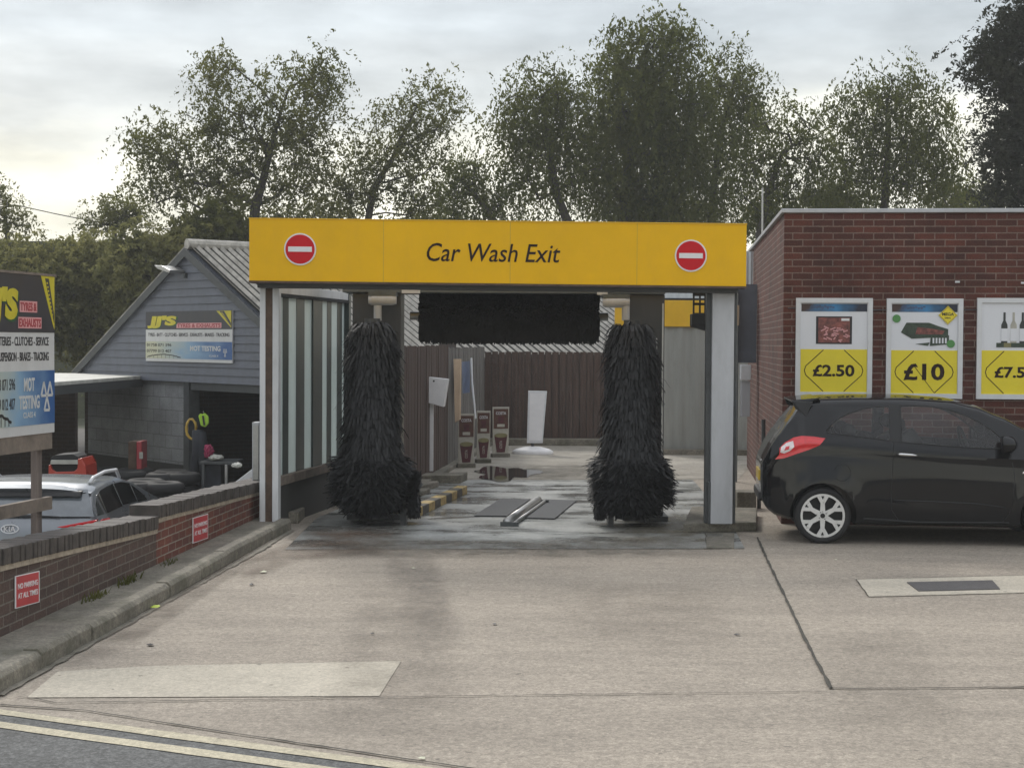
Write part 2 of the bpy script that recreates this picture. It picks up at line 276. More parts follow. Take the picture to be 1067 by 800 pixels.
# ------------------------------------------------------------ mesh builder
def tag(o, label=None, cat=None, group=None, kind=None):
    for k, v in (('label', label), ('category', cat), ('group', group), ('kind', kind)):
        if v: o[k] = v
    return o
def thing(name, label, cat, loc, group=None, rz=0):
    o = bpy.data.objects.new(name, None); COL.objects.link(o); o.location = loc; o.rotation_euler = (0, 0, rz); o.empty_display_size = .2
    return tag(o, label, cat, group)
def root_loc(p):
    while p.parent: p = p.parent
    return Vector(p.location)
class MB:
    def __init__(s): s.v = []; s.f = []
    def add(s, vs, fs):
        n = len(s.v); s.v += [Vector(a) for a in vs]; s.f += [tuple(i + n for i in f) for f in fs]; return s
    def obox(s, o, a, b, c):           # box from corner o along vectors a, b, c
        o, a, b, c = map(Vector, (o, a, b, c))
        vs = [o, o + a, o + a + b, o + b, o + c, o + a + c, o + a + b + c, o + b + c]
        fs = [(0, 3, 2, 1), (4, 5, 6, 7), (0, 1, 5, 4), (1, 2, 6, 5), (2, 3, 7, 6), (3, 0, 4, 7)]
        if a.cross(b).dot(c) < 0: fs = [f[::-1] for f in fs]
        return s.add(vs, fs)
    def box(s, x0, x1, y0, y1, z0, z1): return s.obox((x0, y0, z0), (x1 - x0, 0, 0), (0, y1 - y0, 0), (0, 0, z1 - z0))
    def prism(s, pts, d):              # polygon (world points) extruded by vector d
        pts = [Vector(p) for p in pts]; d = Vector(d); n = len(pts)
        fs = [tuple(range(n)), tuple(range(2 * n - 1, n - 1, -1))] + [((i + 1) % n, i, n + i, n + (i + 1) % n) for i in range(n)]
        nrm = Vector((0, 0, 0))
        for i in range(n): nrm += pts[i].cross(pts[(i + 1) % n])
        if nrm.dot(d) > 0: fs = [f[::-1] for f in fs]
        return s.add(pts + [p + d for p in pts], fs)
    def tube(s, path, rad, n=10, cap=True):
        path = [Vector(p) for p in path]; rad = rad if hasattr(rad, '__len__') else [rad] * len(path)
        rings = []
        up = None
        for i, p in enumerate(path):
            t = (path[min(i + 1, len(path) - 1)] - path[max(i - 1, 0)]).normalized()
            if up is None: up = Vector((0, 0, 1)) if abs(t.z) < .9 else Vector((1, 0, 0))
            a = t.cross(up)
            if a.length < 1e-4: a = t.cross(Vector((0, 1, 0)))
            a.normalize(); b = a.cross(t).normalized(); up = b
            rings.append([p + (a * math.cos(2 * math.pi * k / n) + b * math.sin(2 * math.pi * k / n)) * rad[i] for k in range(n)])
        base = len(s.v)
        for r in rings: s.v += r
        for i in range(len(path) - 1):
            for k in range(n):
                s.f.append((base + i * n + k, base + i * n + (k + 1) % n, base + (i + 1) * n + (k + 1) % n, base + (i + 1) * n + k))
        if cap: s.f.append(tuple(base + k for k in range(n))[::-1]); s.f.append(tuple(base + (len(path) - 1) * n + k for k in range(n)))
        return s
    def cyl(s, a, b, r, n=24, r2=None): return s.tube([a, b], [r, r if r2 is None else r2], n)
    def build(s, name, m, parent=None, bevel=0, smooth=False, local=False):
        me = bpy.data.meshes.new(name)
        if parent is not None: off = Vector((0, 0, 0)) if local else root_loc(parent)
        elif local: off = Vector((0, 0, 0))
        else:
            xs = [v.x for v in s.v]; ys = [v.y for v in s.v]; zs = [v.z for v in s.v]
            off = Vector(((min(xs) + max(xs)) / 2, (min(ys) + max(ys)) / 2, min(zs)))
        me.from_pydata([tuple(v - off) for v in s.v], [], s.f); me.validate()
        if bevel:
            bm = bmesh.new(); bm.from_mesh(me); bmesh.ops.remove_doubles(bm, verts=bm.verts, dist=1e-5)
            bmesh.ops.bevel(bm, geom=[e for e in bm.edges if len(e.link_faces) == 2 and e.calc_face_angle(0) > .5], offset=bevel, segments=2, affect='EDGES', profile=.6)
            bm.to_mesh(me); bm.free()
        boxuv(me, off)
        if smooth:
            me.polygons.foreach_set('use_smooth', [True] * len(me.polygons))
        me.materials.append(m)
        o = bpy.data.objects.new(name, me); COL.objects.link(o)
        if parent is not None: o.parent = parent
        elif not local: o.location = off
        return o
UVDIR = [XX]
def boxuv(me, off=Vector((0, 0, 0))):
    uv = me.uv_layers.new(name='uv')
    for p in me.polygons:
        n = p.normal
        if abs(n.z) > .75: a, b = XX, YY
        else:
            a = Vector((-n.y, n.x, 0)); a = a.normalized() if a.length > 1e-5 else XX; b = UP
        for li in p.loop_indices:
            co = me.vertices[me.loops[li].vertex_index].co + off
            uv.data[li].uv = (co.dot(a), co.dot(b))
def sheet(name, pts, z, m, label=None):
    b = MB(); b.add([(p[0], p[1], z) for p in pts], [tuple(range(len(pts)))])
    me = b.build(name, m); nm = me.data.polygons[0].normal
    if nm.z < 0: me.data.flip_normals()
    return tag(me, kind='structure')
def text(name, s, h, O, Rv, Uv, m, parent, off=0.0, ext=.002, shear=0, xs=1.0, align='CENTER', width=None, local=False, label=None):
    cu = bpy.data.curves.new('t', 'FONT'); cu.body = s; cu.size = 1; cu.align_x = align; cu.align_y = 'CENTER'; cu.offset = off; cu.shear = shear; cu.resolution_u = 3
    cu.extrude = .0005
    o = bpy.data.objects.new('t', cu); COL.objects.link(o); bpy.context.view_layer.update()
    me = bpy.data.meshes.new_from_object(o.evaluated_get(bpy.context.evaluated_depsgraph_get())); bpy.data.objects.remove(o)
    ys = [v.co.y for v in me.vertices]; k = h / (max(ys) - min(ys)); my = (max(ys) + min(ys)) / 2
    xsv = [v.co.x for v in me.vertices]; kx = k * xs; mxx = 0
    if width: kx = width / (max(xsv) - min(xsv)); mxx = (max(xsv) + min(xsv)) / 2 if align == 'CENTER' else min(xsv)
    Rv, Uv, O = Vector(Rv).normalized(), Vector(Uv).normalized(), Vector(O); nn = Rv.cross(Uv)
    off_ = Vector((0, 0, 0)) if local else root_loc(parent)
    for v in me.vertices:
        c = v.co; v.co = O + Rv * ((c.x - mxx) * kx) + Uv * ((c.y - my) * k) + nn * (ext if c.z > 0 else 0) - off_
    me.materials.clear(); me.materials.append(m); me.name = name
    ob = bpy.data.objects.new(name, me); COL.objects.link(ob); ob.parent = parent
    return ob
class Face:                             # flat frame: origin O (lower left), right, up; n points to the viewer
    def __init__(s, O, Rv, Uv=UP): s.O = Vector(O); s.R = Vector(Rv).normalized(); s.U = Vector(Uv).normalized(); s.n = s.R.cross(s.U)
    def p(s, x, y, d=0): return s.O + s.R * x + s.U * y + s.n * d
    def rect(s, mb, x0, x1, y0, y1, d0, d1): return mb.obox(s.p(x0, y0, d0), s.R * (x1 - x0), s.U * (y1 - y0), s.n * (d1 - d0))
    def poly(s, mb, pts, d0, d1): return mb.prism([s.p(x, y, d0) for x, y in pts], s.n * (d1 - d0))
    def line(s, mb, pts, w, d0, d1, closed=False):
        q = list(pts) + ([pts[0]] if closed else [])
        for (x0, y0), (x1, y1) in zip(q[:-1], q[1:]):
            l = math.hypot(x1 - x0, y1 - y0) or 1; a, b = -(y1 - y0) / l * w / 2, (x1 - x0) / l * w / 2
            s.poly(mb, [(x0 - a, y0 - b), (x1 - a, y1 - b), (x1 + a, y1 + b), (x0 + a, y0 + b)], d0, d1)
        return mb
def circ(cx, cy, r, n=40, ry=None): return [(cx + r * math.cos(2 * math.pi * i / n), cy + (ry or r) * math.sin(2 * math.pi * i / n)) for i in range(n)]

# ============================================================ GROUND
sheet('ground', [(-400, -60), (400, -60), (400, 700), (-400, 700)], -.80, M['earth'])
sheet('yard', [(-60, 3), (-2.9, 3), (-2.6, 33), (3.5, 46), (3.5, 52), (-60, 52)], -.79, M['yard'])
WA, WB = Vector((-3.52, 8.5, 0)), Vector((-2.84, 17.55, 0))       # outer (lane side) face line of the low brick wall
lot = MB()
lot.prism([(-3.75, 7.0, -.8), (-3.75, -12, -.8), (30, -12, -.8), (30, 34.2, -.8), (-1.2, 34.2, -.8), (-2.0, 23, -.8), (-2.95, 17.6, -.8)], (0, 0, .8))
tag(lot.build('forecourt', M['concrete']), kind='structure')
# wash lane floor, lane beyond it
sheet('wash_floor', [G(297, 572.5), G(776, 571.5), G(762, 545), G(722, 500), G(425, 500), G(330, 540)], .004, M['concrete_cool'])
sheet('lane', [G(425, 499.5), G(722, 499.5), G(770, 499), G(795, 470), G(760, 462), G(500, 461)], .004, M['concrete_back'])
# asphalt road and its double lines
def off_line(a, b, d):
    a, b = Vector(a), Vector(b); t = (b - a).normalized(); nn = Vector((t.y, -t.x, 0)); return a + nn * d, b + nn * d
e0, e1 = G(0, 739), G(480, 803.5)
t = (e1 - e0).normalized(); e0x, e1x = e0 - t * 3, e1 + t * 9
nn = Vector((t.y, -t.x, 0)); nn = nn if nn.y < 0 else -nn
sheet('road', [e0x, e1x, e1x + nn * 9, e0x + nn * 9], .004, M['asphalt'])
for d0, d1 in ((0.012, .115), (.235, .345)):
    b_ = MB(); k_ = 46; L0 = (e1x - e0x).length; vs = []
    for i in range(k_ + 1):
        p = e0x + t * (L0 * i / k_); vs += [p + nn * (d0 + random.uniform(-.006, .006)) + UP * .008, p + nn * (d1 + random.uniform(-.006, .006)) + UP * .008]
    b_.add(vs, [(2 * i, 2 * i + 1, 2 * i + 3, 2 * i + 2) for i in range(k_)])
    o = b_.build('road_line', M['worn_paint']); tag(o, kind='structure')
    if o.data.polygons[0].normal.z < 0: o.data.flip_normals()
def crack(pts, wd, z=.0085, m='joint', name='slab_joint', jit=.012):
    P = [G(*p) for p in pts]; path = []
    for a, b in zip(P[:-1], P[1:]):
        n = max(2, int((b - a).length / .12))
        path += [a.lerp(b, i / n) for i in range(n)]
    path.append(P[-1]); vs = []
    for i, p in enumerate(path):
        tt = (path[min(i + 1, len(path) - 1)] - path[max(0, i - 1)]).normalized(); q = Vector((-tt.y, tt.x, 0))
        c = p + q * random.uniform(-jit, jit); ww = wd * random.uniform(.5, 1.25)
        vs += [c + q * ww / 2 + UP * z, c - q * ww / 2 + UP * z]
    b = MB(); b.add(vs, [(2 * i, 2 * i + 1, 2 * i + 3, 2 * i + 2) for i in range(len(path) - 1)])
    o = b.build(name, M[m]); tag(o, kind='structure')
    if o.data.polygons[0].normal.z < 0: o.data.flip_normals()
crack([(789, 560), (800, 585), (818, 622), (838, 665), (866, 718)], .024, jit=.003)
crack([(866, 718), (960, 717.5), (1100, 716)], .022)
crack([(395, 727), (560, 724.5), (735, 722.5), (862, 721)], .012)
crack([(20, 726), (60, 733), (395, 727)], .012)
crack([(297, 573), (776, 572)], .03)
crack([(0, 735), (90, 741), (250, 766), (400, 788), (500, 803)], .02, jit=.004)
crack([(320, 552), (500, 553.5), (700, 556)], .015)
crack([(735, 556), (737, 572)], .015)
crack([(0, 725.5), (90, 674), (180, 624), (276, 571), (304, 553)], .06, z=.011, m='kerb', name='kerb_foot_shade', jit=.004)  # dark strip painting contact shade along the kerb foot
# paler repair patches
sheet('concrete_patch', [G(28, 727), G(395, 725.5), G(418, 689), G(160, 694), (G(60, 700))], .0045, M['concrete_pale'])
sheet('concrete_patch', [G(905, 622), G(1110, 617), G(1100, 599), G(892, 604)], .0045, M['concrete_pale'])
crack([(892, 604), (905, 622), (1100, 617)], .01, jit=.003); crack([(892, 604), (1100, 599)], .01, jit=.003)
o = MB().add([G(945, 607.5, .009), G(1034, 605.5, .009), G(1042, 614.5, .009), G(957, 616.5, .009)], [(0, 1, 2, 3)])
cvr = MB().prism([G(945, 607.5), G(1034, 605.5), G(1042, 614.5), G(957, 616.5)], (0, 0, .012)).build('manhole_cover', M['cover'])
tag(cvr, 'dark iron manhole cover set in a pale concrete strip', 'manhole cover')
# tyre smear and stains: real dirt on the slab
def decal(name, pts, z, col, dens=.6, sc=3):
    m = bpy.data.materials.new(name); m.use_nodes = True; nt = m.node_tree; L = nt.links.new; b = nt.nodes['Principled BSDF']
    b.inputs['Base Color'].default_value = (*col, 1); b.inputs['Roughness'].default_value = .8
    tc = N(nt, 'ShaderNodeTexCoord'); s = N(nt, 'ShaderNodeSeparateXYZ'); L(tc.outputs['UV'], s.inputs[0])
    n = N(nt, 'ShaderNodeTexNoise'); n.inputs['Scale'].default_value = sc; n.inputs['Detail'].default_value = 9; n.inputs['Roughness'].default_value = .75; g = N(nt, 'ShaderNodeNewGeometry'); L(g.outputs['Position'], n.inputs[0])
    def ed(o):   # fades towards each side
        a = N(nt, 'ShaderNodeMath', operation='PINGPONG'); L(o, a.inputs[0]); a.inputs[1].default_value = .5
        r = N(nt, 'ShaderNodeMapRange'); L(a.outputs[0], r.inputs[0]); r.inputs[2].default_value = .3; r.interpolation_type = 'SMOOTHSTEP'; return r.outputs[0]
    q = N(nt, 'ShaderNodeMath', operation='MULTIPLY'); L(ed(s.outputs[0]), q.inputs[0]); L(ed(s.outputs[1]), q.inputs[1])
    r = N(nt, 'ShaderNodeMapRange'); L(n.outputs[0], r.inputs[0]); r.inputs[1].default_value = .35; r.inputs[2].default_value = .65; r.inputs[4].default_value = dens
    q2 = N(nt, 'ShaderNodeMath', operation='MULTIPLY'); L(q.outputs[0], q2.inputs[0]); L(r.outputs[0], q2.inputs[1]); L(q2.outputs[0], b.inputs['Alpha'])
    me = bpy.data.meshes.new(name); me.from_pydata([(p.x, p.y, z) for p in pts], [], [(0, 1, 2, 3)])
    uv = me.uv_layers.new(name='uv')
    for i, c in enumerate(((0, 0), (1, 0), (1, 1), (0, 1))): uv.data[i].uv = c
    me.materials.append(m); o = bpy.data.objects.new('ground_stain', me); COL.objects.link(o); tag(o, kind='structure')
    if me.polygons[0].normal.z < 0: me.flip_normals()
decal('stain_tyre', [G(425, 700), G(500, 690), G(452, 560), G(385, 560)], .012, (.16, .14, .12), .42, 5)
decal('stain_oil', [G(560, 690), G(800, 690), G(760, 600), G(560, 600)], .0127, (.17, .145, .115), .22, 3.3)
decal('stain_track', [G(300, 800), G(520, 800), G(470, 600), G(360, 600)], .0131, (.19, .165, .135), .3, 2.2)
decal('stain_side', [G(850, 800), G(1060, 800), G(960, 640), G(850, 640)], .0133, (.17, .15, .12), .18, 3.6)
decal('stain_moss', [G(620, 573), G(760, 573), G(745, 540), G(628, 540)], .012, (.11, .09, .055), .8, 3)
decal('stain_rust', [G(285, 590), G(440, 580), G(430, 548), G(300, 548)], .013, (.13, .085, .055), .8, 2)
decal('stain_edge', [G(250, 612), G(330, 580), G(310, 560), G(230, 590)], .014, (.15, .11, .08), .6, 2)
decal('stain_back', [G(490, 505), G(690, 505), G(700, 480), G(490, 484)], .013, (.10, .09, .07), .8, 1.5)
decal('stain_front', [G(290, 584), G(790, 584), G(780, 560), G(300, 560)], .0145, (.17, .15, .12), .75, 4)
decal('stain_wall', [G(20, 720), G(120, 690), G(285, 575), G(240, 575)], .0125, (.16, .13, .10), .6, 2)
# puddle
pud = mat('puddle_water', (.03, .03, .028), .03, spec=.8)
pts = []
pc = G(526, 493.5)
for i in range(36):
    a = 2 * math.pi * i / 36; rr = 1 + .22 * math.sin(3 * a + 1) + .15 * math.sin(7 * a) + random.uniform(-.05, .05)
    pts.append(pc + Vector((.46 * rr * math.cos(a), 1.25 * rr * math.sin(a), 0)))
sheet('puddle', pts, .0135, pud)
# drain grates and the wheel track
def grate(a, b, c, d, label):
    g = thing('drain_grate', label, 'drain grate', (a + b + c + d) / 4)
    MB().prism([p + UP * .005 for p in (a, b, c, d)], (0, 0, .006)).build('pan', M['rubber'], g)
    n = 22; bars = MB()
    for i in range(n + 1):
        u = i / n; p, q = a.lerp(b, u), d.lerp(c, u); s_ = (b - a).normalized() * .010
        bars.prism([p - s_ + UP * .011, p + s_ + UP * .011, q + s_ + UP * .011, q - s_ + UP * .011], (0, 0, .008))
    bars.build('grating', M['grate'], g)
grate(G(494.5, 538.5), G(527, 538.8), G(552, 521), G(522, 521), 'dark drain grate left of the steel wheel rail')
grate(G(541, 540.3), G(577, 541.5), G(600, 522.5), G(567, 521.4), 'dark drain grate right of the steel wheel rail')
rl = thing('wheel_rail', 'pale steel wheel guide rail lying between the two drain grates', 'guide rail', G(543, 532))
a, b = G(528, 543.5, .05), G(561, 520.5, .05)
MB().tube([a, b], .045, 14).build('tube', M['steel'], rl, smooth=True)
s_ = LN * .08
MB().tube([a + s_ - UP * .02, b + s_ - UP * .02], .022, 10).build('side_bar', M['steel'], rl, smooth=True)
for c_ in (a, b): MB().obox(c_ - LN * .07 - UP * .05 - LANE * .02, LN * .2, LANE * .05, UP * .05).build('foot', M['dark_metal'], rl)
# yellow and black lane kerb
a, b = G(434, 540), G(487, 514.5); d = (b - a); n = 9
kb = thing('striped_kerb', 'low kerb painted in yellow and black blocks along the wash lane', 'kerb', a)
for par, mm, nm in ((0, 'yb_y', 'yellow_block'), (1, 'yb_b', 'black_block')):
    q = MB()
    for i in range(par, n, 2):
        p0, p1 = a + d * (i / n), a + d * ((i + .995) / n); sd_ = Vector((-d.y, d.x, 0)).normalized() * .16
        q.prism([p0, p1, p1 + sd_ * .9 + UP * .0, p0 + sd_ * .9], (0, 0, .11))
    tag(q.build(nm + 's' if 0 else nm, M[mm], kb, bevel=.012))
# broken concrete beds left of the kerb
for (x0, y0, x1, y1, h, lb) in ((436, 528, 470, 514, .07, 'nearer worn concrete slab edge beside the striped kerb'), (432, 520, 478, 508, .09, 'farther worn concrete slab edge beside the striped kerb')):
    p = G(x0, y0); q = G(x1, y1)
    tag(MB().obox(p - LN * .5, (q - p), LN * .22, UP * h).build('concrete_edging', M['kerb'], bevel=.02), lb, 'edging')

# ============================================================ LOW BRICK WALL AND KERB (left)
wd = (WB - WA).normalized(); wn = Vector((-wd.y, wd.x, 0)); wn = wn if wn.x < 0 else -wn     # wn: away from the lane
def wall_line(px):                                # point on the wall's face line seen in column px
    r_ = ray(px, 400); k = (WA.x * r_.y - WA.y * r_.x) / (wd.y * r_.x - wd.x * r_.y); return WA + wd * k
def ztop(px, py): p = wall_line(px); return W(px, py, p.y).z
wl = thing('low_brick_wall', 'low brick boundary wall with brick-on-edge coping stepping up beside the car wash', 'wall', WA)
segs = [(-26, 163, ztop(0, 571), ztop(160, 538.5), M['brick_dulled'], 0), (163, 284, ztop(160, 527.5), ztop(270, 503.5), M['brick_low'], 1)]
for i, (xa, xb, za, zb, mm, k) in enumerate(segs):
    A, B = wall_line(xa), wall_line(xb); n = max(1, int((B - A).length / .078))
    za2 = za + (za - zb) * .12 if i == 0 else za
    hh = .115
    MB().prism([A + UP * -.8, B + UP * -.8, B + UP * (zb - hh - .035), A + UP * (za2 - hh - .035)], wn * .215).build('brickwork', mm, wl)
    MB().prism([A - wn * .012 + UP * (za2 - hh - .036), B - wn * .012 + UP * (zb - hh - .036), B - wn * .012 + UP * (zb - hh), A - wn * .012 + UP * (za2 - hh)], wn * .24).build('mortar_band', M['creasing'], wl)
    cp = MB(); dd = (B - A) / n
    for j in range(n):
        p = A + dd * j; z = za2 + (zb - za2) * j / n; jx = random.uniform(-.007, .007); jz = random.uniform(-.004, .004)
        cp.obox(p - wn * (.028 + jx) + UP * (z - hh + .001), dd * .84, wn * .27, UP * (hh + jz))
    cp.build('coping', M['coping'], wl, bevel=.008)
A, B = wall_line(-20), wall_line(163)
# verge strip, then kerbstones
ka, kb_ = G(0, 723), G(304, 551)
kdir = (kb_ - ka).normalized(); kn = Vector((-kdir.y, kdir.x, 0)); kn = kn if kn.x < 0 else -kn
k0 = ka - kdir * 1.2; k1 = kb_
vA, vB = wall_line(-26), wall_line(284)
MB().prism([k0 + kn * .14, k1 + kn * .14, vB + wd * .4, vA - wd * .6], (0, 0, .09)).build('verge', M['kerb'])
bpy.data.objects['verge']['kind'] = 'structure'
total = (k1 - k0).length; n = int(total / .915); st = total / n
kst = MB()
for i in range(n):
    p = k0 + kdir * (i * st); jz = random.uniform(-.008, .006); jn = kn * random.uniform(-.012, .012)
    kst.prism([p + jn, p + kn * .125 + jn, p + kn * .125 + jn + UP * (.125 + jz), p + jn + kn * .03 + UP * (.125 + jz), p + jn + UP * (.095 + jz)], kdir * (st - .012))
tag(kst.build('kerb', M['kerbstone'], bevel=.01), kind='structure')
# slab step at the wall's end by the portal
tag(MB().obox(G(272, 545, .0), XX * .42, YY * .55, UP * .13).build('loose_slab', M['kerbstone'], bevel=.015), 'flat concrete slab lying at the end of the kerb by the left post', 'slab')
# weeds along the wall foot
def weeds(px, n, lab, sc=.1):
    p = wall_line(px) - wn * .05; b = MB()
    for i in range(n):
        c = p + wd * random.gauss(0, .12) - wn * random.uniform(0, .08) + UP * .09; a = random.uniform(0, 6.28); h = random.uniform(.4, 1) * sc; o = Vector((math.cos(a), math.sin(a), 0)) * h * .7; s_ = Vector((-o.y, o.x, 0)) * .18
        b.add([c - s_, c + s_, c + o + UP * h + s_ * .3, c + o + UP * h - s_ * .3], [(0, 1, 2, 3)])
    tag(b.build('weed', M['leaf_birch']), lab, 'weed', 'weeds at the foot of the low wall')
weeds(88, 60, 'small green weed tuft at the wall foot, nearest to the road', .06)
weeds(124, 60, 'middle green weed tuft at the foot of the low wall', .07)
weeds(165, 40, 'faint weed tuft at the foot of the low wall, nearest to the car wash', .05)
# NO PARKING plates
def noparking(pxa, pxb, yta, yba, ytb, ybb, label):
    A, B = wall_line(pxa) - wn * .004, wall_line(pxb) - wn * .004
    z0 = W(pxa, yba, A.y).z; z1 = W(pxa, yta, A.y).z; w_ = (B - A).length; h = z1 - z0
    zb0 = W(pxb, ybb, B.y).z; uu = (B - A); uu.z = (zb0 - z0)
    f = Face(A + UP * z0, uu.normalized(), UP); t_ = thing('wall_sign', label, 'sign', A + UP * z0, 'no parking signs on the low wall')
    f.n = -wn
    q = MB(); f.rect(q, 0, w_, 0, h, .001, .006); q.build('plate', M['white'], t_)
    q = MB(); f.rect(q, w_ * .04, w_ * .96, h * .03, h * .97, .0055, .008); q.build('panel', M['red_faded'], t_)
    for i, s in enumerate(('NO PARKING', 'AT ALL TIMES')):
        text('lettering', s, h * .17, f.p(w_ / 2, h * (.66 if i == 0 else .36), .0082), f.R, f.U, M['white'], t_, .012, width=w_ * .82)
noparking(14, 39.5, 600, 634, 592.5, 627, 'faded red NO PARKING AT ALL TIMES sign on the nearer, darker bricks')
noparking(200, 216, 539.5, 566, 535, 560.5, 'faded red NO PARKING AT ALL TIMES sign on the farther, redder bricks')

# ============================================================ CAR WASH PORTAL
PY = 17.6
por = thing('car_wash_portal', 'yellow-topped steel portal reading Car Wash Exit over the wash lane', 'gateway', (W(518, 540, PY).x, PY, 0))
fa0, fa1 = W(259.5, 292.5, 17.35), W(777.5, 298.5, 17.35)
fh = .655
ff = Face(fa0, (fa1 - fa0), UP); fw = (fa1 - fa0).length
fas = MB(); ff.rect(fas, 0, fw, 0, fh, -.28, 0); fasc = fas.build('fascia', M['yellow'], por, bevel=.006)
for xx_ in (fw * .27, fw * .525, fw * .78): q = MB(); ff.rect(q, xx_ - .002, xx_ + .002, .002, fh - .002, .0003, .0012); q.build('panel_seam', M['mustard'], por)
q = MB(); ff.rect(q, -.004, fw + .004, -.022, .0, -.283, .006); q.build('bottom_trim', M['brown'], por)
q = MB(); ff.rect(q, -.004, fw + .004, fh, fh + .012, -.283, .006); q.build('top_trim', M['yellow2'], por)
q = MB(); ff.rect(q, .08, fw - .08, -.07, -.022, -.27, -.05); q.build('soffit_beam', M['soffit'], por)
for px, py in ((313, 259.5), (720, 264)):
    c = W(px, py, 17.35); x = (c - fa0).dot(ff.R); y = (c - fa0).dot(ff.U); r_ = .170
    q = MB(); ff.poly(q, circ(x, y, r_), .001, .012); s1 = q.build('no_entry_sign', M['white'], por)
    q = MB(); ff.poly(q, circ(x, y, r_ * .91), .0115, .015); q.build('red_disc', M['red'], s1)
    q = MB(); ff.rect(q, x - r_ * .74, x + r_ * .74, y - r_ * .16, y + r_ * .16, .0148, .018); q.build('white_bar', M['white'], s1)
c = W(514.5, 262, 17.35); x = (c - fa0).dot(ff.R); y = (c - fa0).dot(ff.U)
text('lettering', 'Car Wash Exit', .195, ff.p(x, y, .001), ff.R, ff.U, M['brown_ink'], por, .004, .003, shear=.22, width=139 / 98)
def colbox(px0, px1, pyb, y0, dep, ztop_, m, nm, zb=0.0, bev=.004, par=por):
    a, b = W(px0, pyb, y0), W(px1, pyb, y0)
    return MB().box(a.x, b.x, y0, y0 + dep, zb, ztop_).build(nm, m, par, bevel=bev)
colbox(270.5, 276.3, 450, PY, .2, 2.70, M['white_paint'], 'post_plate')
colbox(276.3, 283.7, 450, PY + .02, .16, 2.70, M['brown'], 'timber_post')
colbox(283.7, 290, 450, PY, .2, 2.70, M['white_paint'], 'post_plate')
colbox(741.5, 764.3, 430, PY - .05, .2, 2.64, M['col_grey'], 'post', .10, .006)
colbox(735.3, 741.2, 430, PY + .02, .12, 2.62, M['dark_metal'], 'post_flange', .10)
colbox(764.6, 767.2, 430, PY + .02, .12, 2.62, M['dark_metal'], 'post_flange', .10)
colbox(738, 741.2, 520, PY - .04, .1, .55, M['dark_metal'], 'post_gusset', .10)
# plinth under the right post
pl0 = G(712, 555)
MB().prism([G(712, 555), G(788, 553.5), G(788, 553.5) + LANE * 1.6, G(712, 555) + LANE * 1.9], (0, 0, .1)).build('plinth', M['kerbstone'], bevel=.015)
tag(bpy.data.objects['plinth'], 'low mossy concrete plinth under the right grey post', 'plinth')
MB().prism([G(736, 572), G(765, 571.5), G(765, 556), G(736, 556)], (0, 0, .012)).build('dark_patch', M['kerb']); tag(bpy.data.objects['dark_patch'], kind='structure')
# black lamp bracket hanging inside the right post
lt = thing('floodlight', 'black floodlight on a cage bracket hanging beside the right post', 'lamp', W(731, 300, 17.9))
q = MB()
for x0, x1, y0, y1 in ((722, 724, 296, 328), (728.5, 730.5, 296, 328), (734, 736, 296, 330), (722, 736, 305.5, 308.5), (722, 736, 315.5, 318), (722, 736, 326, 329)):
    a, b = W(x0, y1, 17.9), W(x1, y0, 17.9); q.box(a.x, b.x, 17.9, 17.93, a.z, b.z)
q.build('cage', M['rubber'], lt)
a, b = W(721, 340, 17.85), W(738, 327, 17.85)
MB().prism([(a.x, 17.85, a.z), (b.x, 17.85, a.z - .05), (b.x, 17.85, b.z), (a.x, 17.85, b.z)], (0, .22, 0)).build('lamp_head', M['rubber'], lt, bevel=.01)

# glazed side screen along the left of the lane
sc0 = Vector((W(288.5, 400, 17.8).x, 17.8, 0))
scr = thing('wash_screen', 'tall glazed splash screen with dark mullions along the left of the wash', 'screen', sc0)
Ls = 2.95
def sx_(px):       # distance along screen for column px
    r_ = ray(px, 400); k = (sc0.x * r_.y - sc0.y * r_.x) / (LANE.y * r_.x - LANE.x * r_.y); return k
fs = Face(sc0, LANE, UP)      # fs.n = to the right (lane side)
fs.n = LN
q = MB(); fs.rect(q, 0, Ls, .46, .56, -.06, .05); q.build('sill', M['timber'], scr, bevel=.006)
q = MB(); fs.rect(q, 0, Ls, .0, .46, -.05, .0); q.build('low_panel', M['soffit'], scr)
q = MB(); fs.rect(q, 0, Ls, 2.56, 2.66, -.06, .04); q.build('top_rail', M['white_paint'], scr, bevel=.006)
q = MB(); fs.rect(q, 0, Ls, 2.525, 2.56, -.05, .05); q.build('rail_seal', M['rubber'], scr)
edges = [(290.5, 295.5), (301.5, 309.5), (318, 325.5), (335, 341.5), (346, 352), (357, 364.5)]
for a, b in edges:
    u0, u1 = sx_(a), sx_(b); q = MB(); fs.rect(q, u0, u1, .56, 2.525, -.02, -.012); q.build('pane', M['pane'], scr)
dk = [(295.5, 301.5), (309.5, 318), (325.5, 335), (341.5, 346), (352, 357)]
for i, (a, b) in enumerate(dk):
    u0, u1 = sx_(a), sx_(b); q = MB(); fs.rect(q, u0, u1, .56, 2.525, -.04, -.009 if i != 2 else .01); q.build('mullion', M['strip_dark'], scr, bevel=.001)
q = MB(); fs.rect(q, Ls - .05, Ls + .05, 0, 2.64, -.05, .05); q.build('end_post', M['strip_dark'], scr)

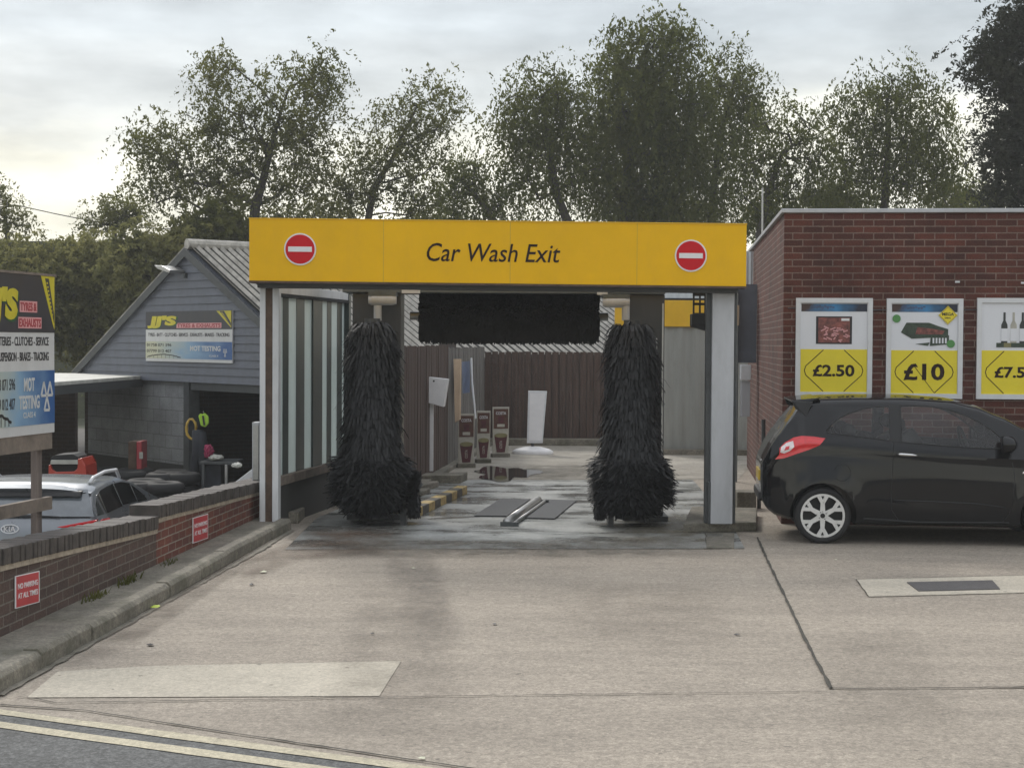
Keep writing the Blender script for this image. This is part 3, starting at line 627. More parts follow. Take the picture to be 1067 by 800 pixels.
# ============================================================ GANTRY, BRUSHES
GY = 18.75
gx0, gx1 = W(357, 300, GY).x, W(693, 300, GY).x
gan = thing('wash_gantry', 'dark grey roll-over wash gantry standing across the lane', 'wash machine', ((gx0 + gx1) / 2, GY, 0))
zl = W(500, 305.5, GY).z
MB().box(gx0, gx1, GY - .05, GY + .75, zl, 2.95).build('crossbeam', M['gantry_beam'], gan, bevel=.01)
def leg(pa, pb):
    a, b = W(pa, 400, GY).x, W(pb, 400, GY).x
    l = MB().box(a, b, GY, GY + .7, .06, zl - .002).build('leg', M['gantry'], gan, bevel=.012)
    return a, b, l
la, lb, l1 = leg(367, 417); ra_, rb, l2 = leg(655, 692)
MB().box(lb - .085, lb + .005, GY - .02, GY + .6, .06, W(400, 392, GY).z).build('side_cover', M['kerbstone'], l1, bevel=.006)
MB().box(rb - .10, rb - .085, GY - .012, GY + .001, .3, 2.1).box(rb - .03, rb - .012, GY - .012, GY + .001, .1, 2.5).build('edge_strip', M['steel'], l2)
MB().box(ra_ + .02, rb - .12, GY - .01, GY + .001, 1.23, 1.27).box(ra_ + .02, rb - .12, GY - .01, GY + .001, 1.15, 1.18).build('panel_gap', M['rubber'], l2)
for a, b in ((la, lb), (ra_, rb)):
    MB().box(a - .05, b + .05, GY - .1, GY + .8, .0, .06).build('foot_rail', M['dark_metal'], gan)
for pxs, pcy, vx in (((384, 413), 312.5, 393.5), ((628, 656), 315, 652)):
    a, b = W(pxs[0], pcy, 18.45), W(pxs[1], pcy, 18.45)
    mt = MB().tube([a, a.lerp(b, .12), a.lerp(b, .85), b], [.045, .062, .062, .05], 16).build('motor', M['steel'] if 0 else M['col_grey'], gan, smooth=False)
    c = W(vx, 318, 18.45); d_ = W(vx, 334, 18.45)
    MB().tube([c, d_], .045, 14).build('drive_shaft', M['col_grey'], mt, smooth=False)
    MB().box(min(a.x, b.x), max(a.x, b.x), 18.4, GY, a.z + .05, a.z + .09).build('arm', M['gantry_beam'], gan)
for a, b in (((420, 302), (439, 305.5)), ((621, 303), (632, 307))):
    p, q_ = W(*a, 18.9), W(*b, 18.9); MB().box(p.x, q_.x, 18.66, 18.69, q_.z - .01, p.z).build('sensor_cover', M['white_paint'], gan)

def fuzz(mb, p, out_, length, width, droop, segs=3):
    side = out_.cross(UP); side = (side.normalized() if side.length > 1e-3 else XX) * width / 2
    side = (side + UP * random.uniform(-.6, .6) * width / 2)
    base = len(mb.v); d = out_.copy(); c = p.copy()
    for i in range(segs + 1):
        k = 1 - .55 * i / segs
        mb.v += [c + side * k, c - side * k]
        c = c + d * (length / segs); d = (d + Vector((0, 0, -droop))).normalized()
    for i in range(segs): mb.f.append((base + 2 * i, base + 2 * i + 1, base + 2 * i + 3, base + 2 * i + 2))
def vbrush(cx_px, base_px, label, flip):
    by = 18.25
    c = W(cx_px, 440, by); c.z = 0
    prof = [(2.30, .13), (2.22, .22), (2.08, .26), (1.9, .285), (1.3, .29), (.9, .31), (.74, .34), (.64, .41), (.26, .43), (.18, .31), (.08, .27)]
    def rad(z):
        for (z0, r0), (z1, r1) in zip(prof[:-1], prof[1:]):
            if z <= z0 and z >= z1: return r0 + (r1 - r0) * (z0 - z) / (z0 - z1)
        return .3
    t_ = thing('wash_brush', label, 'wash brush', c, 'upright brushes of the car wash')
    MB().cyl(c + UP * .06, c + UP * 2.3, .09, 16).build('spindle', M['dark_metal'], t_)
    # inner body so no light leaks, then strands
    pth = [(z, max(.06, r - .10)) for z, r in prof]
    b = MB(); b.tube([c + UP * z for z, r in pth], [r for z, r in pth], 20)
    for i in range(14000):
        z = random.uniform(.16, 2.27) if random.random() < .75 else random.uniform(.2, .95)
        a = random.uniform(0, 2 * math.pi); lay = math.floor(z / .11) * .11 + random.gauss(0, .018); z = lay * .6 + z * .4 if z > .75 else z; r = rad(z - .04) * (1 + .05 * math.sin(a * 3 + z * 5) + .03 * math.sin(a * 7 - z * 11)); r0 = max(.05, r - .12)
        o = Vector((math.cos(a), math.sin(a), random.uniform(-.3, .35))).normalized()
        L_ = (r - r0) * random.uniform(.8, 1.7) + .02
        if random.random() < .05: L_ *= 1.25
        low = z < .75
        fuzz(b, c + UP * z + Vector((math.cos(a), math.sin(a), 0)) * r0, o, L_ * (1.0 if low else 1.15), random.uniform(.012, .045), random.uniform(.1, .45) if low else random.uniform(.7, 1.5))
    b.build('bristles', M['brush'], t_)
vbrush(387.5, 545, 'shaggy black upright wash brush on the left of the lane', 1)
vbrush(657.5, 545, 'shaggy black upright wash brush on the right of the lane', -1)
# horizontal top roller
ry = 19.2; a, b = W(438, 329, ry), W(623, 330, ry)
rol = thing('roller_brush', 'wide black horizontal roller brush slung under the gantry beam', 'wash brush', (a + b) / 2)
MB().cyl(a - XX * .12, b + XX * .12, .05, 12).build('axle', M['steel'], rol)
q = MB(); q.tube([a, b], .21, 24)
ax = (b - a)
for i in range(15000):
    p = a + ax * random.uniform(.0, 1.0); an = random.uniform(0, 2 * math.pi)
    o = Vector((random.uniform(-.12, .12), math.cos(an), math.sin(an))).normalized()
    q0 = p + Vector((0, math.cos(an), math.sin(an))) * .17
    fuzz(q, q0, o, random.uniform(.09, .17), random.uniform(.02, .04), random.uniform(.1, .4))
q.build('bristles', M['brush'], rol)
# wheel brushes
def wheelbrush(px, py, label, s):
    c = W(px, py, 18.2); c.z = max(c.z, .33)
    t_ = thing('wheel_brush', label, 'wheel brush', (c.x, c.y, 0), 'round wheel brushes of the car wash')
    b = MB(); b.cyl(c - XX * .04, c + XX * .04, .2, 24)
    for i in range(2600):
        a = random.uniform(0, 2 * math.pi); o = Vector((random.uniform(-.35, .35), math.cos(a), math.sin(a))).normalized()
        fuzz(b, c + XX * random.uniform(-.045, .045) + Vector((0, math.cos(a), math.sin(a))) * .15, o, random.uniform(.08, .13), .02, .1, 2)
    b.build('bristles', M['brush'], t_)
    MB().box(c.x - s * .12 - .03, c.x - s * .12 + .03, c.y - .05, c.y + .3, 0, c.z + .02).build('bracket', M['gantry'], t_)
    MB().cyl(c - XX * s * .16, c, .03, 10).build('hub_shaft', M['steel'], t_)
wheelbrush(431.5, 515, 'round black wheel brush beside the left upright brush', 1)
wheelbrush(625.5, 519, 'round black wheel brush beside the right upright brush', -1)

# ============================================================ LANE BEYOND: fences, stands
def planks(nm, A, B, h, m, label, cat='fence', w_=.14, zb=0.0, rails=True, side=1):
    t_ = thing(nm, label, cat, A); d = (B - A); L_ = d.length; d = d.normalized(); n_ = Vector((-d.y, d.x, 0)) * side
    q = MB(); x = 0
    while x < L_:
        ww = min(w_ * random.uniform(.9, 1.05), L_ - x)
        hh = h + random.uniform(-.012, .012)
        q.obox(A + d * x + UP * zb + n_ * random.uniform(0, .012), d * (ww - .012), n_ * .02, UP * hh); x += ww
    q.build('boards', m, t_)
    q = MB()
    for z in (.3, h - .3): q.obox(A + UP * (z + zb) + n_ * .034, d * L_, n_ * .05, UP * .09)
    q.build('rails', m, t_); q = MB()
    q.obox(A + UP * zb + n_ * .034, d * L_, n_ * .015, UP * (h - .05)); q.build('backing', M['soffit'], t_)
    return t_
Yb = 32.6
fA = Vector((W(417, 430, 21.6).x, 21.6, 0)); fB = fA + Vector((.1, 1, 0)).normalized() * 4.6
fC = Vector((W(505, 430, Yb).x, Yb, 0))
planks('side_fence', fA, fB, 1.98, M['fence'], 'near dark brown section of the board fence left of the lane')
planks('side_fence', fB, fC, 1.94, M['fence_grey'], 'weathered grey section of the board fence behind the coffee posters')
fD = Vector((W(700, 430, Yb).x, Yb, 0))
planks('back_fence', fC, fD, W(560, 366.5, Yb).z, M['fence'], 'dark brown board fence closing the far end of the lane', side=1)
MB().box(W(500, 400, Yb).x, fD.x, Yb - .45, Yb - .02, 0, .13).build('fence_kerb', M['kerbstone'], bevel=.015)
tag(bpy.data.objects['fence_kerb'], 'pale concrete kerb at the foot of the far brown fence', 'kerb')
MB().obox(fA + Vector((.02, 0, 0)), Vector((.14, 0, 0)), fC - fA - YY * .4, UP * .07).build('gravel_board', M['kerb'], bevel=.01)
tag(bpy.data.objects['gravel_board'], 'mossy concrete gravel board along the left fence foot', 'edging')
# keypad stand
p0 = G(450, 501, .0)
st_ = thing('keypad_stand', 'white pole with a tilted white keypad box on a concrete plinth', 'keypad stand', p0)
MB().prism([G(433, 504), G(480, 503.5), G(480, 503.5) + LANE * .55, G(433, 504) + LANE * .5], (0, 0, .12)).build('plinth_block', M['kerbstone'], st_, bevel=.01)
Yk = p0.y + .3
a, b = W(445.5, 497, Yk), W(451.5, 412, Yk); xm = (a.x + b.x) / 2
MB().box(xm - .042, xm + .042, Yk, Yk + .08, .12, W(450, 396, Yk).z).build('pole', M['white'], st_, bevel=.006)
bk = MB().prism([W(443.5, 419, Yk - .1), W(462, 424, Yk - .1), W(466.5, 395, Yk - .1), W(444, 392.5, Yk - .1)], (.02, .16, 0)).build('keypad_box', M['white'], st_, bevel=.008)
MB().prism([W(441.5, 428, Yk - .12), W(443.3, 428, Yk - .12), W(443.8, 389, Yk - .12), W(441, 388, Yk - .12)], (0, .2, 0)).build('side_flange', M['frame_white'], bk)
c = W(452, 397, Yk - .104); MB().cyl(c, c + YY * .01, .014, 12).build('button', M['black'], bk)
# leaning plank, blue poster and pale pole at the grey fence
tag(MB().prism([W(472.5, 374, 26.2), W(479.5, 374, 26.2), W(478.8, 437, 25.8), W(474, 440, 25.8)], (.02, .04, 0)).build('leaning_plank', M['plank']), 'pale narrow plank leaning upright against the grey fence', 'plank')
bp_ = thing('hanging_poster', 'faded blue poster hanging on the grey fence beside the plank', 'poster', W(485, 410, 26.9))
MB().prism([W(481, 377, 26.6), W(489.5, 376, 27.4), W(489.5, 409, 27.4), W(482, 410, 26.6)], (.0, .012, 0)).build('sheet', M['blue_print'], bp_)
tag(MB().tube([W(491, 373, 27.2), W(492, 400, 27.1), W(495.5, 436, 26.9)], .018, 8).build('thin_pole', M['frame_white']), 'thin white pole leaning on the grey fence behind the coffee posters', 'pole')
# coffee poster stands
def coffee(px0, px1, yt, yb, label, sk):
    B0 = G(px0, yb); Y = B0.y; x0, x1 = W(px0, 460, Y).x, W(px1, 460, Y).x; ztop_ = W(px0, yt, Y).z; w_ = x1 - x0
    t_ = thing('coffee_poster', label, 'poster stand', B0, 'coffee poster stands along the grey fence')
    f = Face((x0, Y, .04), (1, .25, 0), (0, .03, 1)); w_ *= 1.03; h = ztop_ - .04
    q = MB(); f.poly(q, [(w_ * .04, 0), (w_ * .96, 0), (w_, h), (0, h)], -.03, 0); q.build('board', M['coffee_cream'], t_, bevel=.004)
    q = MB(); f.rect(q, w_ * .07, w_ * .93, h * .55, h * .96, .001, .006); tp = q.build('top_panel', M['coffee_brown'], t_)
    text('lettering', 'COSTA', h * .06, f.p(w_ / 2, h * .87, .0062), f.R, f.U, M['white_print'], t_, .01, width=w_ * .6)
    q = MB(); f.poly(q, [(w_ * .36, h * .67), (w_ * .64, h * .67), (w_ * .68, h * .8), (w_ * .32, h * .8)], .0058, .009); q.build('small_cup', M['cup'], t_)
    q = MB(); f.rect(q, w_ * .28, w_ * .72, h * .585, h * .645, .0058, .008); q.build('caption', M['coffee_cream'], t_)
    q = MB(); f.poly(q, [(w_ * .26, h * .06), (w_ * .74, h * .06), (w_ * .88, h * .40), (w_ * .12, h * .40)], .001, .008); q.build('cup', M['cup'], t_)
    q = MB(); f.poly(q, circ(w_ * .5, h * .41, w_ * .39, 28, h * .045), .0082, .012); q.build('cup_lid', M['cup_lid'], t_)
    text('cup_lettering', 'COSTA', w_ * .16, f.p(w_ * .5, h * .22, .0082), f.U, -f.R, M['coffee_cream'], t_, .01, width=h * .16)
    q = MB(); f.rect(q, -w_ * .03, w_ * 1.03, -.045, .03, -.10, .05); q.build('foot', M['kerbstone'], t_, bevel=.008)
coffee(477, 494.5, 431, 487.5, 'nearest and leftmost of the three brown and cream coffee poster stands', 0)
coffee(496.5, 511, 428, 482.5, 'middle one of the three brown and cream coffee poster stands', 0)
coffee(513, 530.5, 424, 476.5, 'farthest and rightmost of the three brown and cream coffee poster stands', 0)
# tall white panel stand
B0 = G(555, 473); Yp = B0.y
ws = thing('panel_stand', 'tall blank white panel sign on a rounded base before the brown fence', 'sign stand', B0)
MB().prism([W(549, 461.5, Yp), W(565.5, 461.5, Yp), W(570, 407.5, Yp + .15), W(550.5, 407, Yp + .15)], (0, .05, 0)).build('panel', M['frame_white'], ws, bevel=.005)
MB().prism([W(551, 459, Yp - .004), W(564.5, 459, Yp - .004), W(568, 409.5, Yp + .142), W(552.3, 409.5, Yp + .142)], (0, .006, 0)).build('blank_face', M['white'], ws)
q = MB(); bc = Vector((B0.x, Yp + .05, 0)); prof = [(.0, .37), (.05, .38), (.09, .31), (.13, .16), (.14, .05)]
n = 28; vs = [];
for z, r in prof: vs += [bc + Vector((r * math.cos(2 * math.pi * k / n), .75 * r * math.sin(2 * math.pi * k / n), z)) for k in range(n)]
fs_ = [(i * n + k, i * n + (k + 1) % n, (i + 1) * n + (k + 1) % n, (i + 1) * n + k) for i in range(len(prof) - 1) for k in range(n)] + [tuple((len(prof) - 1) * n + k for k in range(n))]
q.add(vs, fs_); q.build('base', M['white'], ws, smooth=True)
MB().cyl(bc + UP * .12, bc + UP * .3, .03, 10).build('stem', M['dark_metal'], ws)

# right rear: cladding screen with yellow band
Ys = 30.0
cs = thing('clad_screen', 'grey ribbed metal wall with a yellow band behind the right post', 'screen wall', (W(740, 470, Ys).x, Ys, 0))
def ribs(x0, x1, Y, z0, z1, p, d):
    vs = []; n = int((x1 - x0) / p * 4)
    for i in range(n + 1):
        x = x0 + (x1 - x0) * i / n; y = Y - (d if (i % 4) in (1, 2) else 0); vs += [(x, y, z0), (x, y, z1)]
    return MB().add(vs, [(2 * i, 2 * i + 2, 2 * i + 3, 2 * i + 1) for i in range(n)])
xa, xb = W(640, 400, Ys).x, W(790, 400, Ys).x
z1 = W(710, 340.5, Ys).z; z2 = W(710, 313, Ys).z; z3 = W(710, 280, Ys).z
ribs(W(684, 400, Ys).x, xb, Ys, 0, z1, .3, .03).build('cladding', M['clad'], cs)
MB().box(xa, W(746, 400, Ys).x, Ys - .07, Ys + .05, z1, z2).build('yellow_band', M['yellow2'], cs, bevel=.01)
MB().box(xa, xb, Ys - .06, Ys + .05, z2, z2 + .04).build('dark_rail', M['rubber'], cs)
ribs(W(690, 400, Ys).x, W(755, 400, Ys).x, Ys, z2 + .04, z3, .15, .02).build('white_sheeting', M['corr_white'], cs)
MB().box(xa + .1, xb, Ys - .3, Ys - .05, 0, .1).build('floor_kerb', M['kerbstone'], cs)
# right slot beside the post: dark panel, boxes
Yr = 24.0
dp = thing('wall_cabinet', 'grey electrical box with pale top unit between the right post and brick wall', 'cabinet', W(777, 470, Yr))
a, b = W(769, 378, Yr), W(790, 296, Yr); MB().box(a.x, b.x, Yr + .1, Yr + .2, a.z, b.z).build('dark_panel', M['siding'], dp)
a, b = W(770.5, 396, Yr), W(782, 380, Yr); MB().box(a.x, b.x, Yr - .1, Yr + .09, a.z, b.z).build('pale_unit', M['frame_white'], dp, bevel=.02)
a, b = W(771.5, 434, Yr), W(781.5, 397, Yr); MB().box(a.x, b.x, Yr - .05, Yr + .09, a.z, b.z).build('grey_box', M['col_grey'], dp, bevel=.01)
a, b = W(767.5, 470, Yr), W(770, 300, Yr); MB().box(a.x, b.x, Yr, Yr + .09, 0, b.z).build('upright', M['dark_metal'], dp)
a, b = W(767.3, 339, Yr - .2), W(770.8, 318, Yr - .2); MB().box(a.x, b.x, Yr - .15, Yr - .11, a.z, b.z).build('yellow_tag', M['plank'], dp)
# small things at the back right of the plinth
q = thing('valve_box', 'dark mossy drain box and pipe behind the plinth beside the black car', 'drain box', G(775, 530))
a = G(768, 531); MB().obox(a, XX * .24, YY * .35, UP * .22).build('box', M['kerb'], q, bevel=.02)
MB().tube([a + Vector((.3, .2, 0)), a + Vector((.3, .2, .35)), a + Vector((.36, .25, .5)), a + Vector((.36, .3, 1.1))], .025, 10).build('pipe', M['dark_metal'], q)

# ============================================================ BRICK SHOP (right)
c0 = W(814, 545, 18.5); c0.z = 0
shop = thing('brick_shop', 'flat-roofed dark red brick shop wall behind the black car', 'building', c0)
H_ = W(815, 216.5, 18.5).z
sh = MB(); sh.prism([c0, c0 + BN * 9, c0 + BN * 9 + BLD * 8.6, c0 + BLD * 8.6], (0, 0, H_ - .06)); sh.build('wall', M['brick'], shop)
rf = MB(); rf.prism([c0 - BN * .035 - BLD * .035 + UP * (H_ - .058), c0 + BN * 9.1 - BLD * .035 + UP * (H_ - .058), c0 + BN * 9.1 + BLD * 8.7 + UP * (H_ - .058), c0 - BN * .035 + BLD * 8.7 + UP * (H_ - .058)], (0, 0, .045)); rf.build('roof_edge', M['col_grey'], shop, bevel=.006)
MB().tube([c0 + BN * .05 - BLD * .012 + UP * 2.45, c0 + BN * .9 - BLD * .012 + UP * 2.43, c0 + BN * 4 - BLD * .012 + UP * 2.45], .006, 6).build('wall_cable', M['dark_metal'], shop)
for k_, z_ in ((1.9, 2.74), (2.62, 2.73)): MB().obox(c0 + BN * k_ - BLD * .012 + UP * z_, BN * .05, BLD * .012, UP * .02).build('wall_fixing', M['frame_white'], shop)
# poster frames on the wall
def poster(px0, px1, yt, yb, label, kind):
    Yw = 18.45
    def onwall(px, py):
        r_ = ray(px, py); k = (c0.x * r_.y - c0.y * r_.x) / (BN.y * r_.x - BN.x * r_.y); p = c0 + BN * k; t2 = p.y / r_.y; return Vector((p.x, p.y, CAMZ + r_.z * t2)), k
    pA, ka_ = onwall(px0, yb); pB, kb2 = onwall(px1, yb); pT, _ = onwall(px0, yt)
    w_ = kb2 - ka_; h = pT.z - pA.z
    f = Face(c0 + BN * ka_ + UP * pA.z, BN, UP); t_ = thing('poster_frame', label, 'poster', f.O, 'framed price posters on the brick shop wall')
    fr = .052
    q = MB(); f.rect(q, 0, w_, 0, fr, .002, .04); f.rect(q, 0, w_, h - fr, h, .002, .04); f.rect(q, 0, fr, fr, h - fr, .002, .04); f.rect(q, w_ - fr, w_, fr, h - fr, .002, .04); q.build('frame', M['frame_white'], t_)
    q = MB(); f.rect(q, fr * .9, w_ - fr * .9, fr * .9, h - fr * .9, .003, .018); q.build('backing', M['white_print'], t_)
    iw0, iw1, ih0, ih1 = fr + .004, w_ - fr - .004, fr + .004, h - fr - .004
    ym = ih0 + (ih1 - ih0) * .48
    q = MB(); f.rect(q, iw0, iw1, ih0, ym, .0178, .021); q.build('yellow_panel', M['yellow_print'], t_)
    q = MB(); cx, cy = (iw0 + iw1) / 2, (ih0 + ym) / 2; W2 = (iw1 - iw0) * .44; hh = (ym - ih0) / 2; k_ = (W2 - .15)
    tx = .115
    f.line(q, [(cx - tx, cy + hh * .97), (cx - W2 + .015, cy + .05), (cx - W2, cy), (cx - W2 + .015, cy - .05), (cx - tx, cy - hh * .97)], .009, .0208, .0225)
    f.line(q, [(cx + tx, cy + hh * .97), (cx + W2 - .015, cy + .05), (cx + W2, cy), (cx + W2 - .015, cy - .05), (cx + tx, cy - hh * .97)], .009, .0208, .0225)
    if kind == 1: f.line(q, [(cx - .12, cy + .08), (cx + tx, cy - hh * .97)], .007, .0208, .0225)
    q.build('diamond_outline', M['brown_ink'], t_)
    s = ('£2.50', '£10', '£7.50')[kind]
    text('price', s, (.135, .19, .125)[kind], f.p(cx, cy, .021), f.R, f.U, M['brown_ink'], t_, .03, width=(.47, .46, .45)[kind] * (w_ / .86))
    if kind < 2:
        q = MB(); f.rect(q, iw0 + .005, iw1 - .005, ih1 - .095, ih1 - .008, .0178, .021); bn = q.build('banner', M['banner'], t_)
        uv = bn.data.uv_layers[0]
        for l in bn.data.loops:
            v = bn.data.vertices[l.vertex_index].co + root_loc(bn); d_ = (v - f.O); uv.data[l.index].uv = ((d_.dot(f.R) - iw0) / (iw1 - iw0) * 1.0 - .1, d_.z * 2)
        q = MB()
        for i in range(9): f.poly(q, circ(iw0 + .12 + i * .03, ih1 - .045 + random.uniform(-.01, .01), .016, 10, random.uniform(.008, .02)), .0208, .0215)
        q.build('banner_blur', M['white_print'] if 0 else M['blue_print'], t_)
    if kind == 0:
        q = MB(); f.rect(q, cx - .2, cx + .2, ym + .06, ih1 - .15, .0178, .022); q.build('tray_pack', M['black'], t_, bevel=.002)
        q = MB(); f.rect(q, cx - .175, cx + .175, ym + .075, ih1 - .165, .0218, .025); pk = q.build('pack_contents', M['meat'], t_)
        q = MB()
        for i in range(26):
            x, y = cx + random.uniform(-.15, .14), ym + random.uniform(.10, .27); f.line(q, [(x, y), (x + random.uniform(.02, .06), y + random.uniform(-.03, .03))], .014, .0245, .027)
        q.build('pack_pieces', M['sign_pink'], t_)
        q = MB(); f.rect(q, cx + .08, cx + .17, ih1 - .2, ih1 - .172, .0245, .027); q.build('pack_label', M['white'], t_)
    if kind == 1:
        q = MB(); f.poly(q, [(cx - .26, ym + .20), (cx - .2, ym + .31), (cx + .05, ym + .31), (cx + .16, ym + .27), (cx + .26, ym + .24), (cx + .26, ym + .15), (cx + .05, ym + .14), (cx - .14, ym + .13)], .0178, .022); q.build('pack', M['green_dark'], t_)
        q = MB(); f.poly(q, [(cx - .1, ym + .18), (cx - .08, ym + .26), (cx + .1, ym + .24), (cx + .22, ym + .22), (cx + .2, ym + .18)], .0218, .024); q.build('pack_contents', M['meat'], t_)
        q = MB(); f.poly(q, [(cx + .06, ym + .05), (cx + .27, ym + .07), (cx + .27, ym + .17), (cx + .07, ym + .16)], .0218, .024); f.poly(q, [(cx - .1, ym + .07), (cx + .06, ym + .09), (cx + .04, ym + .05)], .0178, .0215); q.build('front_pack', M['green_dark'], t_)
        q = MB()
        for i in range(5): f.rect(q, cx + .09 + i * .034, cx + .108 + i * .034, ym + .08, ym + .14, .0238, .026)
        q.build('pack_print', M['white_print'], t_)
        for x, y in ((iw0 + .055, ih1 - .17), (iw1 - .075, ym + .075)):
            q = MB(); f.poly(q, circ(x, y, .045), .024, .027); q.build('green_badge', M['green_badge'], t_)
        x, y = iw1 - .11, ih1 - .13; q = MB(); f.poly(q, [(x - .105, y), (x, y - .105), (x + .105, y), (x, y + .105)], .026, .030); bd = q.build('yellow_badge', M['yellow_print'], t_)
        q = MB(); f.line(q, [(x - .093, y), (x, y - .093), (x + .093, y), (x, y + .093)], .006, .0298, .0312, True); q.build('badge_outline', M['mustard'], bd)
        text('badge_lettering', 'MEGA', .034, f.p(x, y + .012, .0302), f.R, f.U, M['black'], bd, .03, width=.13)
        text('badge_lettering', 'DEAL', .016, f.p(x, y - .03, .0302), f.R, f.U, M['black'], bd, .03, width=.07)
    if kind == 2:
        for i in range(4):
            x = iw0 + .245 + i * .10; b0 = ym + .085; q = MB(); s_ = 1.0
            f.poly(q, [(x - .034, b0), (x + .034, b0), (x + .034, b0 + .20), (x + .012, b0 + .25), (x + .012, b0 + .34), (x - .012, b0 + .34), (x - .012, b0 + .25), (x - .034, b0 + .20)], .0178, .022)
            bo = q.build('printed_bottle', M['bottle'] if i % 2 == 0 else M['coffee_cream'], t_)
            q = MB(); f.rect(q, x - .034, x + .034, b0 + .02, b0 + .16, .0218, .0235); q.build('bottle_label', M['white_print'], bo)
        q = MB(); f.rect(q, iw0 + .16, iw0 + .52, ym + .035, ym + .085, .0178, .022); q.build('printed_box', M['green_dark'], t_)
        q = MB(); f.rect(q, iw0 + .24, iw0 + .32, ym + .035, ym + .085, .0218, .0235); q.build('box_label', M['cup_lid'], t_)
poster(828.3, 908, 310.5, 413, 'framed yellow and white poster priced £2.50 on the brick wall', 0)
poster(922.5, 1002, 311, 414.7, 'framed yellow and white poster priced £10 on the brick wall', 1)
poster(1016.5, 1096, 310.5, 415.5, 'framed wine poster priced £7.50 at the right end of the row', 2)

# ============================================================ CARS
def interp(tab, x):
    if x <= tab[0][0]: return tab[0][1]
    for (a, b), (c, d) in zip(tab[:-1], tab[1:]):
        if x <= c:
            t = (x - a) / (c - a); t = t * t * (3 - 2 * t) * .35 + t * .65; return b + (d - b) * t
    return tab[-1][1]
def cabin_glass():
    m = bpy.data.materials.new('tinted_cabin_glass'); m.use_nodes = True; nt = m.node_tree; nt.nodes.clear(); L = nt.links.new
    o = N(nt, 'ShaderNodeOutputMaterial'); t = N(nt, 'ShaderNodeBsdfTransparent'); t.inputs[0].default_value = (.94, .95, .94, 1); g = N(nt, 'ShaderNodeBsdfGlossy'); g.inputs['Roughness'].default_value = .03
    g.inputs[0].default_value = (1, 1, 1, 1); f = N(nt, 'ShaderNodeFresnel'); f.inputs[0].default_value = 1.5; x = N(nt, 'ShaderNodeMixShader')
    L(f.outputs[0], x.inputs[0]); L(t.outputs[0], x.inputs[1]); L(g.outputs[0], x.inputs[2]); L(x.outputs[0], o.inputs[0]); return m
M['cabin_glass'] = cabin_glass()
